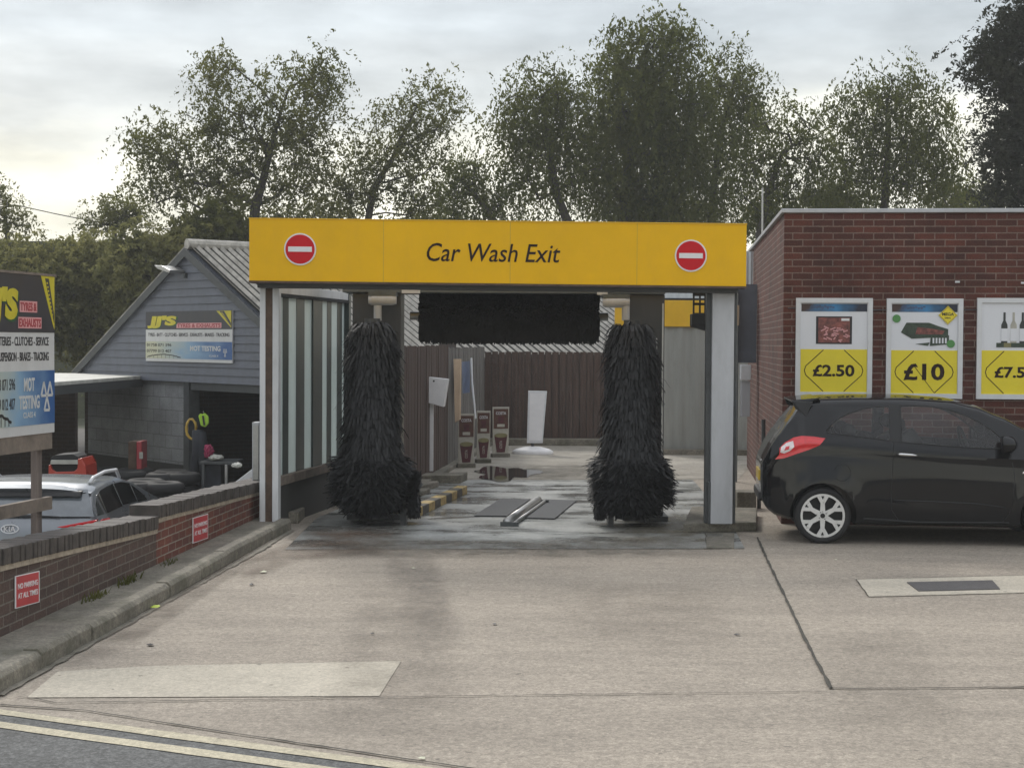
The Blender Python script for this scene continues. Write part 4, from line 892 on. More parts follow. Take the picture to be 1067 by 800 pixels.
class Car:
    def __init__(s, name, label, loc, rz, spec, paint, glass):
        s.sp = spec; s.t = thing(name, label, 'car', loc, rz=rz); s.paint = paint; s.glass = glass
    def yside(s, x, z):
        sp = s.sp; Wd = interp(sp['plan'], x); zb = interp(sp['belt'], x); zr = interp(sp['roof'], x)
        if z <= zb:
            k = (z - .55) / .45; y = Wd * (1 - .045 * k * k if k > 0 else 1 - .06 * k * k)
            y += .016 * math.exp(-((z - (zb - .07)) / .028) ** 2)
            for wx in sp['wheels']:
                dd = math.hypot(x - wx, z - sp['wr']); y += .022 * math.exp(-((dd - sp['arch'] - .03) / .045) ** 2) if dd > sp['arch'] - .02 else .02
            y -= .014 * math.exp(-((z - .52 + .03 * (x - 1.9)) / .05) ** 2) * max(0, 1 - abs(x - 1.85) / .85)
            return y
        yb = s.yside(x, zb - 1e-6); hgt = max(zr - zb, .02); t = min(1, (z - zb) / hgt)
        yt = yb - sp['tumble'] * min(1, hgt / .45)
        y = yb + (yt - yb) * t
        if t > .80: 
            u = (t - .80) / .20; y *= math.sqrt(max(0, 1 - (u * .93) ** 2.4)) * .32 + .68 if u < 1 else .8
        return y
    def body(s):
        sp = s.sp; X0, X1 = sp['x']; nx = 84; rings = []
        for i in range(nx + 1):
            u = i / nx; x = X0 + (X1 - X0) * (.5 - .5 * math.cos(math.pi * u)) * .6 + (X1 - X0) * u * .4
            zr = interp(sp['roof'], x); zs = interp(sp['sill'], x); zb = interp(sp['belt'], x)
            zb = min(zb, zr - .02)
            zz = [zs, zs + .03, zs + (zb - zs) * .12] + [zs + (zb - zs) * k for k in (.25, .4, .52, .64, .76, .84, .9, .95, 1)] + [zb + (zr - zb) * k for k in (.15, .35, .55, .72, .80, .87, .93, .975)]
            half = []
            for j, z in enumerate(zz):
                y = s.yside(x, z)
                if j == 0: y *= .93
                half.append((y, z))
            ye = half[-1][0]
            half += [(ye * .86, zr - .004 + .0), (ye * .6, zr + .008), (ye * .3, zr + .013), (0, zr + .014)]
            ring = [(x, -y, z) for y, z in half] + [(x, y, z) for y, z in half[-2::-1]]
            rings.append(ring)
        n = len(rings[0]); b = MB()
        vs = [p for r_ in rings for p in r_]
        fs = [(i * n + k, (i + 1) * n + k, (i + 1) * n + k + 1, i * n + k + 1) for i in range(nx) for k in range(n - 1)]
        fs += [(i * n + n - 1, (i + 1) * n + n - 1, (i + 1) * n, i * n) for i in range(nx)]
        fs += [tuple(range(n))[::-1] if 0 else tuple(range(n)), tuple(nx * n + k for k in range(n))[::-1]]
        b.add(vs, fs); o = b.build('body', s.paint, s.t, local=True, smooth=True)
        bm = bmesh.new(); bm.from_mesh(o.data); bmesh.ops.recalc_face_normals(bm, faces=bm.faces); bm.to_mesh(o.data); bm.free()
        # wheel arches
        for wx in sp['wheels']:
            for sgn in (-1, 1):
                c = MB(); c.cyl((wx, sgn * .45, sp['wr'] + .005), (wx, sgn * 1.3, sp['wr'] + .005), sp['arch'], 48); co = c.build('cut', M['trim'], local=True); bm = bmesh.new(); bm.from_mesh(co.data); bmesh.ops.recalc_face_normals(bm, faces=bm.faces); bm.to_mesh(co.data); bm.free()
                md = o.modifiers.new('b', 'BOOLEAN'); md.operation = 'DIFFERENCE'; md.object = co; md.solver = 'EXACT'
                bpy.context.view_layer.update()
                # evaluate in local space: cutter shares the parent's frame
                co.parent = s.t; bpy.context.view_layer.update()
                me = bpy.data.meshes.new_from_object(o.evaluated_get(bpy.context.evaluated_depsgraph_get())); o.modifiers.clear(); o.data = me; bpy.data.objects.remove(co)
        o.data.name = 'body'
        o.data.polygons.foreach_set('use_smooth', [True] * len(o.data.polygons))
        try: o.data.set_sharp_from_angle(angle=R(32))
        except Exception: pass
        s.o = o; return o
    def cut(s, poly, y0=-1.2, y1=1.2):
        c = MB(); c.prism([(x, y0, z) for x, z in poly], (0, y1 - y0, 0)); co = c.build('cut', M['trim'], local=True); bm = bmesh.new(); bm.from_mesh(co.data); bmesh.ops.recalc_face_normals(bm, faces=bm.faces); bm.to_mesh(co.data); bm.free()
        co.parent = s.t; md = s.o.modifiers.new('b', 'BOOLEAN'); md.operation = 'DIFFERENCE'; md.object = co; md.solver = 'EXACT'; bpy.context.view_layer.update()
        me = bpy.data.meshes.new_from_object(s.o.evaluated_get(bpy.context.evaluated_depsgraph_get())); s.o.modifiers.clear(); s.o.data = me; bpy.data.objects.remove(co)
        try: me.set_sharp_from_angle(angle=R(32))
        except Exception: pass
    def patch(s, name, poly, m, d=.006, parent=None, side=-1, n=14, inset=None, smooth=True):
        # a 2-D outline in (x, z) laid on the body side and thickened
        b = bmesh.new(); vs = [b.verts.new((x, 0, z)) for x, z in poly]; b.faces.new(vs)
        for k in range(1, n):
            for ax_, (lo, hi) in ((0, (min(p[0] for p in poly), max(p[0] for p in poly))), (2, (min(p[1] for p in poly), max(p[1] for p in poly)))):
                co = [0, 0, 0]; no = [0, 0, 0]; co[ax_] = lo + (hi - lo) * k / n; no[ax_] = 1
                bmesh.ops.bisect_plane(b, geom=list(b.verts) + list(b.edges) + list(b.faces), plane_co=co, plane_no=no)
        for v in b.verts: v.co.y = side * (s.yside(v.co.x, v.co.z) + d)
        me = bpy.data.meshes.new(name); b.to_mesh(me); b.free(); me.materials.append(m)
        want = Vector((0, side, 0))
        if len(me.polygons) and me.polygons[0].normal.dot(want) < 0: me.flip_normals()
        if m is not M['cabin_glass']:
            bm = bmesh.new(); bm.from_mesh(me); g = bmesh.ops.extrude_face_region(bm, geom=list(bm.faces))
            for v in [q for q in g['geom'] if isinstance(q, bmesh.types.BMVert)]: pass
            for v in [q for q in g['geom'] if isinstance(q, bmesh.types.BMVert)]: v.co.y -= side * .012
            bmesh.ops.recalc_face_normals(bm, faces=bm.faces); bm.to_mesh(me); bm.free()
        if smooth: me.polygons.foreach_set('use_smooth', [True] * len(me.polygons)); 
        try: me.set_sharp_from_angle(angle=R(40))
        except Exception: pass
        o = bpy.data.objects.new(name, me); COL.objects.link(o); o.parent = parent or s.t; return o
    def strip(s, name, pts, w_, m, d=.005, side=-1):
        P = []
        for (x0, z0), (x1, z1) in zip(pts[:-1], pts[1:]):
            k = max(1, int(math.hypot(x1 - x0, z1 - z0) / .05)); P += [(x0 + (x1 - x0) * i / k, z0 + (z1 - z0) * i / k) for i in range(k)]
        P.append(pts[-1])
        b = MB(); b.tube([(x, side * (s.yside(x, z) + d - w_ * .35), z) for x, z in P], w_ / 2, 6)
        return b.build(name, m, s.t, local=True, smooth=True)
    def wheel(s, x, side, spokes=6, style='alloy'):
        r = s.sp['wr']; rr = r * .78; y0 = side * (interp(s.sp['plan'], x) - .02); y1 = y0 - side * .19
        wt = MB()
        prof = [(y1, rr), (y1 + side * .01, r * .93), (y1 + side * .035, r), (y0 - side * .035, r), (y0 - side * .006, r * .95), (y0, r * .87), (y0 - side * .012, rr)]
        n = 48; vs = []
        for y, q in prof: vs += [(x + q * math.cos(2 * math.pi * k / n), y, r + q * math.sin(2 * math.pi * k / n)) for k in range(n)]
        fs = [(i * n + k, i * n + (k + 1) % n, (i + 1) * n + (k + 1) % n, (i + 1) * n + k) for i in range(len(prof) - 1) for k in range(n)]
        wt.add(vs, fs)
        ty = wt.build('wheel', M['rubber'], s.t, local=True, smooth=True)
        bm = bmesh.new(); bm.from_mesh(ty.data); bmesh.ops.recalc_face_normals(bm, faces=bm.faces); bm.to_mesh(ty.data); bm.free()
        MB().cyl((x, y0 - side * .10, r), (x, y0 - side * .09, r), rr * .99, 40).build('brake_backing', M['trim'], ty, local=True)
        q = MB(); f = Face((x, y0 - side * .028, r), (1 if side < 0 else -1, 0, 0), UP)
        # rim lip
        for k in range(n):
            a0, a1 = 2 * math.pi * k / n, 2 * math.pi * (k + 1) / n
            f.poly(q, [(rr * 1.0 * math.cos(a0), rr * math.sin(a0)), (rr * math.cos(a1), rr * math.sin(a1)), (rr * .9 * math.cos(a1), rr * .9 * math.sin(a1)), (rr * .9 * math.cos(a0), rr * .9 * math.sin(a0))], 0, .02)
        for k in range(spokes):
            a = 2 * math.pi * k / spokes + math.pi / 2
            ca, sa = math.cos(a), math.sin(a)
            def pp(rad, off): return (rad * ca - off * sa, rad * sa + off * ca)
            wv = rr * .075
            f.poly(q, [pp(rr * .12, -rr * .12), pp(rr * .12, rr * .12), pp(rr * .60, wv * 1.2), pp(rr * .60, -wv * 1.2)], -.012, .012)
            f.poly(q, [pp(rr * .56, -wv * 1.2), pp(rr * .56, wv * 1.2), pp(rr * .93, wv * 4.0), pp(rr * .93, wv * 1.2), pp(rr * .72, 0), pp(rr * .93, -wv * 1.2), pp(rr * .93, -wv * 4.0)], -.004, .017)
        f.poly(q, circ(0, 0, rr * .24, 24), -.01, .014)
        q.build('rim', M['alloy'], ty, local=True)
        q = MB(); f.poly(q, circ(0, 0, rr * .11, 20), .0142, .02); q.build('hub_cap', M['trim'], ty, local=True)
        q = MB()
        for k in range(4): f.poly(q, circ(rr * .18 * math.cos(k * 1.57 + .6), rr * .18 * math.sin(k * 1.57 + .6), rr * .025, 8), .0138, .017)
        q.build('wheel_nuts', M['dark_metal'], ty, local=True)
        return ty

spec = dict(x=(.03, 3.60), tumble=.165, wr=.288, arch=.335, wheels=(.64, 2.94),
    roof=[(.03, .80), (.06, .88), (.12, 1.00), (.20, 1.12), (.30, 1.26), (.40, 1.40), (.47, 1.465), (.65, 1.485), (1.0, 1.498), (1.5, 1.50), (1.95, 1.475), (2.2, 1.42), (2.45, 1.32), (2.7, 1.19), (2.93, 1.06), (3.1, .99), (3.35, .90), (3.5, .82), (3.58, .70), (3.60, .60)],
    belt=[(.03, .78), (.2, 1.02), (.45, 1.10), (.8, 1.095), (1.3, 1.045), (2.0, .995), (2.5, .97), (2.95, .95), (3.4, .85), (3.6, .58)],
    sill=[(.03, .42), (.08, .34), (.16, .28), (.35, .23), (1.0, .20), (2.6, .20), (3.2, .21), (3.5, .24), (3.6, .34)],
    plan=[(.03, .60), (.06, .66), (.12, .72), (.22, .765), (.4, .805), (.7, .825), (1.5, .828), (2.5, .825), (3.0, .815), (3.3, .765), (3.5, .66), (3.6, .50)])
# side nearest the camera: wheel contact at G(857,567)
wc = G(857, 566.5); org = wc - BN * .64 + BLD * .80
blk = Car('parked_car', 'glossy black three-door hatchback parked against the brick wall', org, -R(5.6), spec, M['paint_black'], M['glass'])
blk.body()
Q = [(.674, 1.155), (.727, 1.225), (.80, 1.283), (.876, 1.325), (1.065, 1.388), (1.20, 1.405), (1.315, 1.412), (1.315, 1.062), (1.13, 1.085), (.957, 1.105), (.687, 1.135)]
D = [(1.425, 1.412), (1.58, 1.418), (1.74, 1.412), (1.957, 1.372), (2.10, 1.316), (2.227, 1.255), (2.36, 1.16), (2.45, 1.08), (2.47, .995), (2.2, .998), (1.957, 1.01), (1.70, 1.03), (1.425, 1.052)]
cabin = [(.72, 1.16), (.80, 1.26), (.95, 1.33), (1.2, 1.39), (1.8, 1.385), (2.1, 1.30), (2.4, 1.12), (2.4, .70), (.72, .75)]
blk.cut(cabin, -.66, .66)
blk.cut(Q); blk.cut(D)
for y_ in (-.36, .36):
    for x_, hh_ in ((1.45, 1.28), (.95, 1.2)):
        b_ = MB(); b_.tube([(x_ + .16, y_, .72), (x_ + .08, y_, .95), (x_, y_, hh_ - .18)], [.16, .20, .17], 14); se = b_.build('seat', M['trim'], blk.t, local=True, smooth=True)
        b_ = MB(); b_.tube([(x_ - .02, y_ - .11, hh_ - .06), (x_ - .02, y_ + .11, hh_ - .06)], .075, 12); b_.build('headrest', M['trim'], se, local=True, smooth=True)
b_ = MB(); rr_ = [(2.12 + .05 * math.cos(a_ * .3927) * -1, -.36 + .18 * math.sin(a_ * .3927), 1.02 + .17 * math.cos(a_ * .3927)) for a_ in range(17)]; b_.tube(rr_, .016, 8); b_.build('steering_wheel', M['trim'], blk.t, local=True, smooth=True)
for sd_ in (-1, 1):
    def grow(P, k):
        cx = sum(p[0] for p in P) / len(P); cz = sum(p[1] for p in P) / len(P)
        return [(x + (x - cx) * k, z + (z - cz) * k * 1.6) for x, z in P]
    blk.strip('window_seal', Q + [Q[0]], .018, M['trim'], .004, side=sd_)
    blk.patch('window', Q, M['cabin_glass'], .001, side=sd_)
    blk.strip('window_seal', D + [D[0]], .018, M['trim'], .004, side=sd_)
    dw = blk.patch('window', D, M['cabin_glass'], .001, side=sd_)
    blk.patch('door_pillar', [(1.318, 1.425), (1.418, 1.425), (1.418, 1.045), (1.318, 1.055)], M['trim'], .005, side=sd_, n=6)
    tl = blk.patch('tail_light', [(.155, .856), (.195, .905), (.20, .975), (.25, 1.03), (.34, 1.085), (.42, 1.103), (.54, 1.098), (.66, 1.082), (.60, 1.01), (.50, .965), (.36, .915), (.25, .872)], M['lamp_red'], .012, side=sd_)
    blk.patch('clear_lens', [(.205, .93), (.215, .985), (.27, 1.03), (.335, 1.05), (.345, .99), (.30, .945), (.245, .92)], M['lamp_clear'], .017, side=sd_, n=6)
    blk.patch('clear_lens', [(.245, .95), (.26, .99), (.30, 1.0), (.29, .965)], M['lamp_red'], .020, side=sd_, n=3)
    blk.strip('door_gap', [(1.345, 1.04), (1.335, .80), (1.32, .55), (1.33, .36), (1.40, .26)], .007, M['rubber'], .002, side=sd_)
    blk.strip('door_gap', [(2.50, .97), (2.545, .75), (2.54, .5), (2.50, .34), (2.44, .26)], .007, M['rubber'], .002, side=sd_)
    blk.strip('sill_trim', [(1.05, .27), (1.6, .24), (2.5, .25)], .02, M['trim'], .004, side=sd_)
    blk.strip('door_moulding', [(1.36, .46), (1.8, .45), (2.2, .435), (2.46, .40)], .018, M['paint_black'], .008, side=sd_)
    blk.patch('side_repeater', [(2.625, .75), (2.69, .753), (2.69, .775), (2.63, .77)], M['lamp_clear'], .008, side=sd_, n=2)
    pts = [(.83 + .085 * math.cos(a_ * .314), .735 + .085 * math.sin(a_ * .314)) for a_ in range(21)]
    blk.strip('fuel_flap', pts, .004, M['rubber'], .0015, side=sd_)
    h0 = MB(); yy = [sd_ * (blk.yside(x, .925) + dd) for x, dd in ((1.375, .012), (1.40, .045), (1.52, .05), (1.60, .014))]
    h0.tube([(1.375, yy[0], .928), (1.41, yy[1], .93), (1.52, yy[2], .925), (1.605, yy[3], .915)], [.013, .017, .015, .008], 10); h0.build('door_handle', M['chrome'], blk.t, local=True, smooth=True)
    m0 = MB(); y_ = blk.yside(2.42, 1.0)
    m0.tube([(2.52, sd_ * (y_ - .02), .985), (2.48, sd_ * (y_ + .05), 1.0)], .03, 10)
    mm_ = m0.build('mirror', M['paint_black'], blk.t, local=True)
    m1 = MB(); m1.tube([(2.40, sd_ * (y_ + .11), 1.045), (2.42, sd_ * (y_ + .11), 1.045), (2.50, sd_ * (y_ + .10), 1.045), (2.55, sd_ * (y_ + .09), 1.045)], [.085, .095, .085, .03], 16); m1.build('mirror_housing', M['paint_black'], mm_, local=True, smooth=True)
for wx in spec['wheels']:
    for sd_ in (-1, 1): blk.wheel(wx, sd_, 6)
# tailgate glass, spoiler, plate, bumper detail, rear wiper, roof aerial
def xz_at(tab, z):
    for (x0, z0), (x1, z1) in zip(tab[:-1], tab[1:]):
        if z0 <= z <= z1: return x0 + (x1 - x0) * (z - z0) / (z1 - z0)
    return tab[0][0]
rg = MB(); zs_ = [1.09, 1.16, 1.24, 1.32, 1.39]; vs = []
for z in zs_:
    x = xz_at(spec['roof'], z) - .012
    for k in range(9):
        y = -0.54 + 1.08 * k / 8; vs.append((x + .05 * (abs(y) / .54) ** 3 + .004, y * (1 - .12 * (z - 1.09) / .3), z + .004))
rg.add(vs, [(i * 9 + k, i * 9 + k + 1, (i + 1) * 9 + k + 1, (i + 1) * 9 + k) for i in range(len(zs_) - 1) for k in range(8)])
rg.build('rear_window', M['glass'], blk.t, local=True, smooth=True)
MB().prism([(.325, -.60, 1.462), (.33, -.60, 1.438), (.52, -.63, 1.452), (.62, -.63, 1.492)], (0, 1.2, 0)).build('spoiler', M['paint_black'], blk.t, local=True, bevel=.008)
for sd_ in (-1, 1):
    MB().prism([(.33, sd_ * .60, 1.455), (.36, sd_ * .61, 1.38), (.47, sd_ * .67, 1.30), (.54, sd_ * .66, 1.45)], (0, sd_ * .02, 0)).build('spoiler_fin', M['trim'], blk.t, local=True, bevel=.005)
MB().box(.012, .035, -.26, .26, .60, .71).build('number_plate', M['plate_y'], blk.t, local=True, bevel=.004)
MB().box(.0, .06, -.50, .50, .40, .50).build('bumper', M['trim'], blk.t, local=True, bevel=.03)
MB().box(.03, .10, -.35, .35, .80, .83).build('tailgate_trim', M['chrome'], blk.t, local=True, bevel=.01)
MB().tube([(.205, 0, 1.10), (.235, .15, 1.16), (.25, .32, 1.18)], .008, 6).build('rear_wiper', M['trim'], blk.t, local=True)

# silver car behind the low wall (rear three-quarter, only its upper half shows)
spec2 = dict(x=(.03, 4.4), tumble=.20, wr=.33, arch=.38, wheels=(.80, 3.45),
    roof=[(.03, .98), (.06, 1.08), (.11, 1.17), (.24, 1.32), (.36, 1.42), (.50, 1.45), (1.0, 1.455), (1.8, 1.42), (2.3, 1.34), (2.7, 1.23), (3.1, 1.12), (3.3, 1.08), (3.8, .98), (4.2, .86), (4.38, .70)],
    belt=[(.03, .94), (.12, 1.12), (.5, 1.15), (1.0, 1.14), (2.0, 1.09), (3.0, 1.03), (3.8, .92), (4.4, .65)],
    sill=[(.03, .40), (.2, .28), (1, .24), (3.5, .24), (4.2, .26), (4.4, .36)],
    plan=[(.03, .74), (.08, .80), (.2, .85), (.5, .89), (1.2, .905), (3.2, .905), (3.8, .88), (4.2, .78), (4.4, .58)])
zy = -.79
kx = W(20, 500, 15.3)
kt = Vector((W(9, 500, 15.2).x, 15.2, zy))
kia = Car('parked_car', 'silver car seen from behind over the low brick wall, KIA badge on the tailgate', kt, R(90) + R(3.5), spec2, M['paint_silver'], M['glass_light'])
kia.body()
for sd_ in (-1, 1):
    kia.patch('window', [(.22, 1.165), (.30, 1.27), (.42, 1.34), (.60, 1.37), (.98, 1.38), (1.25, 1.38), (1.25, 1.155)], M['glass'], .006, side=sd_)
    kia.patch('window', [(1.31, 1.16), (1.31, 1.375), (1.7, 1.36), (2.1, 1.31), (2.1, 1.12)], M['glass'], .006, side=sd_)
    kia.patch('window', [(2.16, 1.11), (2.16, 1.29), (2.4, 1.22), (2.62, 1.14), (2.70, 1.08)], M['glass'], .006, side=sd_)
    kia.patch('tail_light', [(.06, 1.00), (.12, 1.08), (.30, 1.125), (.50, 1.12), (.36, 1.05), (.16, .97)], M['lamp_red'], .014, side=sd_)
    q = MB(); q.prism([(.055, sd_ * .42, 1.075), (.055, sd_ * .80, 1.145), (.055, sd_ * .80, 1.05), (.055, sd_ * .60, 1.05)], (.08, 0, 0)); q.build('tail_light', M['lamp_red'], kia.t, local=True, bevel=.008)
    q = MB(); q.tube([(.55, sd_ * .64, 1.45), (.66, sd_ * .65, 1.49), (1.2, sd_ * .66, 1.505), (1.9, sd_ * .65, 1.47), (2.25, sd_ * .62, 1.36)], .018, 8); q.build('roof_rail', M['frame_white'], kia.t, local=True, smooth=True)
for wx in spec2['wheels']:
    for sd_ in (-1, 1): kia.wheel(wx, sd_, 5)
rg = MB(); zs_ = [1.165, 1.22, 1.28, 1.34, 1.40]; vs = []
for z in zs_:
    x = xz_at(spec2['roof'], z) - .028
    for k in range(11):
        y = -.77 + 1.54 * k / 10; vs.append((x + .012 * (abs(y) / .77) ** 3, y * (1 - .14 * (z - 1.165) / .24), z + .006))
rg.add(vs, [(i * 11 + k, i * 11 + k + 1, (i + 1) * 11 + k + 1, (i + 1) * 11 + k) for i in range(len(zs_) - 1) for k in range(10)])
rg.build('rear_window', M['glass_light'], kia.t, local=True, smooth=True)
sp_ = MB(); K_ = 16
for i in range(K_ + 1):
    y = -.70 + 1.40 * i / K_; e1_ = (abs(y) / .70) ** 3; sp_.v += [Vector((x + .07 * e1_, y, z - .055 * e1_)) for x, z in ((.22, 1.425), (.24, 1.395), (.45, 1.42), (.50, 1.458))]
for i in range(K_): sp_.f += [(4 * i + j, 4 * i + (j + 1) % 4, 4 * i + 4 + (j + 1) % 4, 4 * i + 4 + j) for j in range(4)]
sp_.f += [(0, 1, 2, 3), (4 * K_ + 3, 4 * K_ + 2, 4 * K_ + 1, 4 * K_)]
sp_.build('spoiler', M['paint_silver'], kia.t, local=True, smooth=False)
MB().prism([(.235, -.62, 1.392), (.20, -.62, 1.352), (.30, -.63, 1.36), (.40, -.63, 1.405)], (0, 1.24, 0)).build('spoiler_underside', M['trim'], kia.t, local=True)
MB().prism([(.085, -.10, 1.19), (.075, -.45, 1.172), (.075, .45, 1.172), (.085, .10, 1.19)], (.03, 0, .004)).build('wiper_shroud', M['trim'], kia.t, local=True)
fK = Face((.035, 0, 1.00), (0, -1, 0), (.25, 0, 1)); fK.n = Vector((-1, 0, .2)).normalized()
bgk = MB()
ring = circ(0, .06, .085, 28, .045); ring2 = circ(0, .06, .074, 28, .034)
for i in range(28): fK.poly(bgk, [ring[i], ring[(i + 1) % 28], ring2[(i + 1) % 28], ring2[i]], 0, .012)
bd = bgk.build('badge', M['frame_white'], kia.t, local=True)
text('badge_lettering', 'KIA', .05, fK.p(0, .06, .004), (0, -1, 0), UP, M['white'], bd, .02, .01, width=.11, local=True)
# aerial
q = MB(); q.tube([(.60, -.1, 1.46), (.48, -.1, 1.53)], .006, 6); q.build('aerial', M['trim'], kia.t, local=True)

# orange-red machine in the yard under the canopy
rm = thing('yard_machine', 'orange-red machine with a dark slotted front and pale strip, seen over the silver car', 'machine', Vector((W(70, 480, 22.2).x, 22.2, zy)))
def mw(px, py, d=0): return W(px, py, 22.2 + d)
q = MB(); q.prism([mw(50, 520), mw(89.5, 520), mw(90, 497), mw(89, 485), mw(85, 477), mw(81, 478), mw(80.5, 488), mw(77, 491), mw(58, 491.5), mw(54.5, 489), mw(52.5, 484), mw(50.5, 484)], (0, .6, 0)); q.build('shell', M['paint_red'], rm, bevel=.012)
q = MB(); q.prism([mw(53, 492, .05), mw(80.5, 492, .05), mw(81, 476, .05), mw(76, 473, .05), mw(57, 474, .05), mw(52, 478, .05)], (0, .5, 0)); q.build('grille', M['rubber'], rm, bevel=.01)
q = MB(); q.prism([mw(52.5, 483.5, -.02), mw(81, 483.5, -.02), mw(80.5, 479.5, -.02), mw(53, 479.5, -.02)], (0, .06, 0)); q.build('pale_strip', M['rag'], rm)

# ============================================================ BOARD SIGN ON TIMBER POSTS (left)
BA = Vector((W(0, 300, 12.62).x, 12.62, 0)); BB = Vector((W(56.5, 300, 13.5).x, 13.5, 0))
bdir = (BB - BA).normalized(); seen = (BB - BA).length
zt = W(56.5, 288.5, 13.5).z; zb_ = W(56.5, 450, 13.5).z; BHt = zt - zb_
TOT = seen / .71
def jjsign(root, O, Rv, wd_, ht, fl, big):
    f = Face(O, Rv, UP)
    X = lambda u: u * wd_
    Yv = lambda v: v * ht
    q = MB(); f.rect(q, 0, wd_, 0, ht, -.02, 0); q.build('board', M['sign_white'], root)
    v1, v2 = .64, .43            # dark header above v1, white band v1..v2, blue print below
    q = MB(); f.rect(q, 0, wd_, Yv(v1), ht, .0005, .003); q.build('dark_header', M['sign_black'], root)
    q = MB(); f.rect(q, 0, wd_, Yv(.06), Yv(v2 - .03), .0005, .003); pn = q.build('blue_print', M['mot_print'], root)
    uv = pn.data.uv_layers[0]
    for l in pn.data.loops:
        v = pn.data.vertices[l.vertex_index].co + root_loc(pn); d_ = v - f.O; uv.data[l.index].uv = (d_.dot(f.R) / wd_ * .95 - .12, d_.z / ht)
    if big: q = MB(); f.poly(q, [(X(.81), ht), (X(.995), ht), (X(.995), Yv(v1 + .02)), (X(.97), Yv(.70))], .0028, .005)
    else: q = MB(); f.poly(q, [(X(.83), ht * .99), (X(.99), ht * .99), (X(.99), Yv(v1 + .03)), (X(.975), Yv(.70))], .0028, .005)
    cf = q.build('corner_flash', M['sign_yellow'], root)
    q = MB(); f.poly(q, [(X(.865), ht * .985), (X(.915), ht * .985), (X(.988), Yv(.76)), (X(.988), Yv(.70))], .0048, .0065); tk = q.build('tyre_track', M['sign_black'], cf)
    q = MB()
    for i in range(9):
        u = .895 + .0085 * i; v = .95 - .025 * i; f.rect(q, X(u) - wd_ * .012, X(u) + wd_ * .006, Yv(v), Yv(v) + ht * .011, .0063, .0075)
    q.build('tread_marks', M['sign_yellow'], tk)
    o_ = .035 if big else .03
    text('logo_shadow', "JJ'S", ht * .26, f.p(X((.30 if big else .202) + .006), Yv(.79 - .012), .003), f.R, f.U, M['sign_green'], root, o_ + .02, .002, shear=.1, width=X(.43 if big else .37))
    text('logo', "JJ'S", ht * .25, f.p(X(.30 if big else .20), Yv(.79), .0055), f.R, f.U, M['sign_yellow'], root, o_ + .03, .003, shear=.1, width=X(.41 if big else .35))
    if big:
        for i, s in enumerate(('TYRES &', 'EXHAUSTS')):
            cx = (.645, .665)[i]; cy = (.80, .70)[i]; ww = (.21, .285)[i]
            q = MB(); f.rect(q, X(cx - ww / 2 - .01), X(cx + ww / 2 + .01), Yv(cy - .035), Yv(cy + .035), .003, .0045); q.build('name_outline', M['sign_pink'], root)
            text('name', s, ht * .052, f.p(X(cx), Yv(cy), .0047), f.R, f.U, M['sign_red'], root, .02, .002, width=X(ww))
    else:
        q = MB(); f.rect(q, X(.375), X(.885), Yv(.665), Yv(.765), .003, .0045); q.build('name_outline', M['sign_pink'], root)
        text('name', 'TYRES & EXHAUSTS', ht * .075, f.p(X(.63), Yv(.715), .0047), f.R, f.U, M['sign_red'], root, .02, .002, width=X(.49))
    if big:
        text('services', 'TYRES - BATTERIES - CLUTCHES - SERVICE', ht * .055, f.p(X(.47), Yv(.585), .0005), f.R, f.U, M['black'], root, .015, .002, width=X(.90))
        text('services', 'EXHAUSTS - SUSPENSION - BRAKES - TRACKING', ht * .055, f.p(X(.47), Yv(.49), .0005), f.R, f.U, M['black'], root, .015, .002, width=X(.90))
    else:
        text('services', 'TYRES - BATT - CLUTCHES - SERVICE - EXHAUSTS - BRAKES - TRACKING', ht * .07, f.p(X(.5), Yv(.535), .0005), f.R, f.U, M['black'], root, .015, .002, width=X(.94))
    for i, s in enumerate(('01758 071 596', '07799 012 407')):
        text('phone_number', s, ht * (.07 if big else .06), f.p(X(.32 if big else .165), Yv((.32, .20)[i] + (0 if big else .01)), .003), f.R, f.U, M['black'], root, .01, .002, width=X(.56 if 0 else .30))
    if big:
        text('mot', 'MOT', ht * .085, f.p(X(.655), Yv(.315), .003), f.R, f.U, M['sign_white'], root, .03, .002, width=X(.14))
        text('mot', 'TESTING', ht * .085, f.p(X(.655), Yv(.205), .003), f.R, f.U, M['sign_white'], root, .03, .002, width=X(.27))
        text('mot', 'CLASS 4', ht * .035, f.p(X(.655), Yv(.125), .003), f.R, f.U, M['sign_white'], root, .01, .002, width=X(.16))
    else:
        text('mot', 'MOT TESTING', ht * .10, f.p(X(.705), Yv(.27), .003), f.R, f.U, M['sign_white'], root, .03, .002, width=X(.34))
        text('mot', 'CLASS 4', ht * .035, f.p(X(.80), Yv(.13), .003), f.R, f.U, M['sign_white'], root, .01, .002, width=X(.10))
    q = MB(); tx, ty_, s_ = (X(.89), Yv(.24), ht * .075) if big else (X(.925), Yv(.20), ht * .06); sxk = .55 if big else .6
    for ox, oy in ((-.5, 0), (.5, 0), (0, -1.25)):
        f.line(q, [(tx + (ox - .42) * s_ * 2 * sxk, ty_ + oy * s_), (tx + ox * s_ * 2 * sxk, ty_ + (oy + 1.15) * s_), (tx + (ox + .42) * s_ * 2 * sxk, ty_ + oy * s_)], s_ * .22, .003, .0055, True)
    q.build('test_triangles', M['sign_white'], root)
    # dark skyline scribble on the print
    q = MB(); n_ = 26
    top = [(X(.02 + .42 * i / n_), Yv(.085 + .05 * math.sin(math.pi * min(1, i / n_ * 1.05)) + random.uniform(0, .012))) for i in range(n_)]
    for (x0, y0), (x1, y1) in zip(top[:-1], top[1:]): f.line(q, [(x0, y0), (x1, y1)], ht * .018, .003, .0045)
    for i in range(2, n_, 3): f.line(q, [top[i], (top[i][0], Yv(.065))], ht * .008, .003, .0045)
    q.build('bridge_print', M['black'], root)
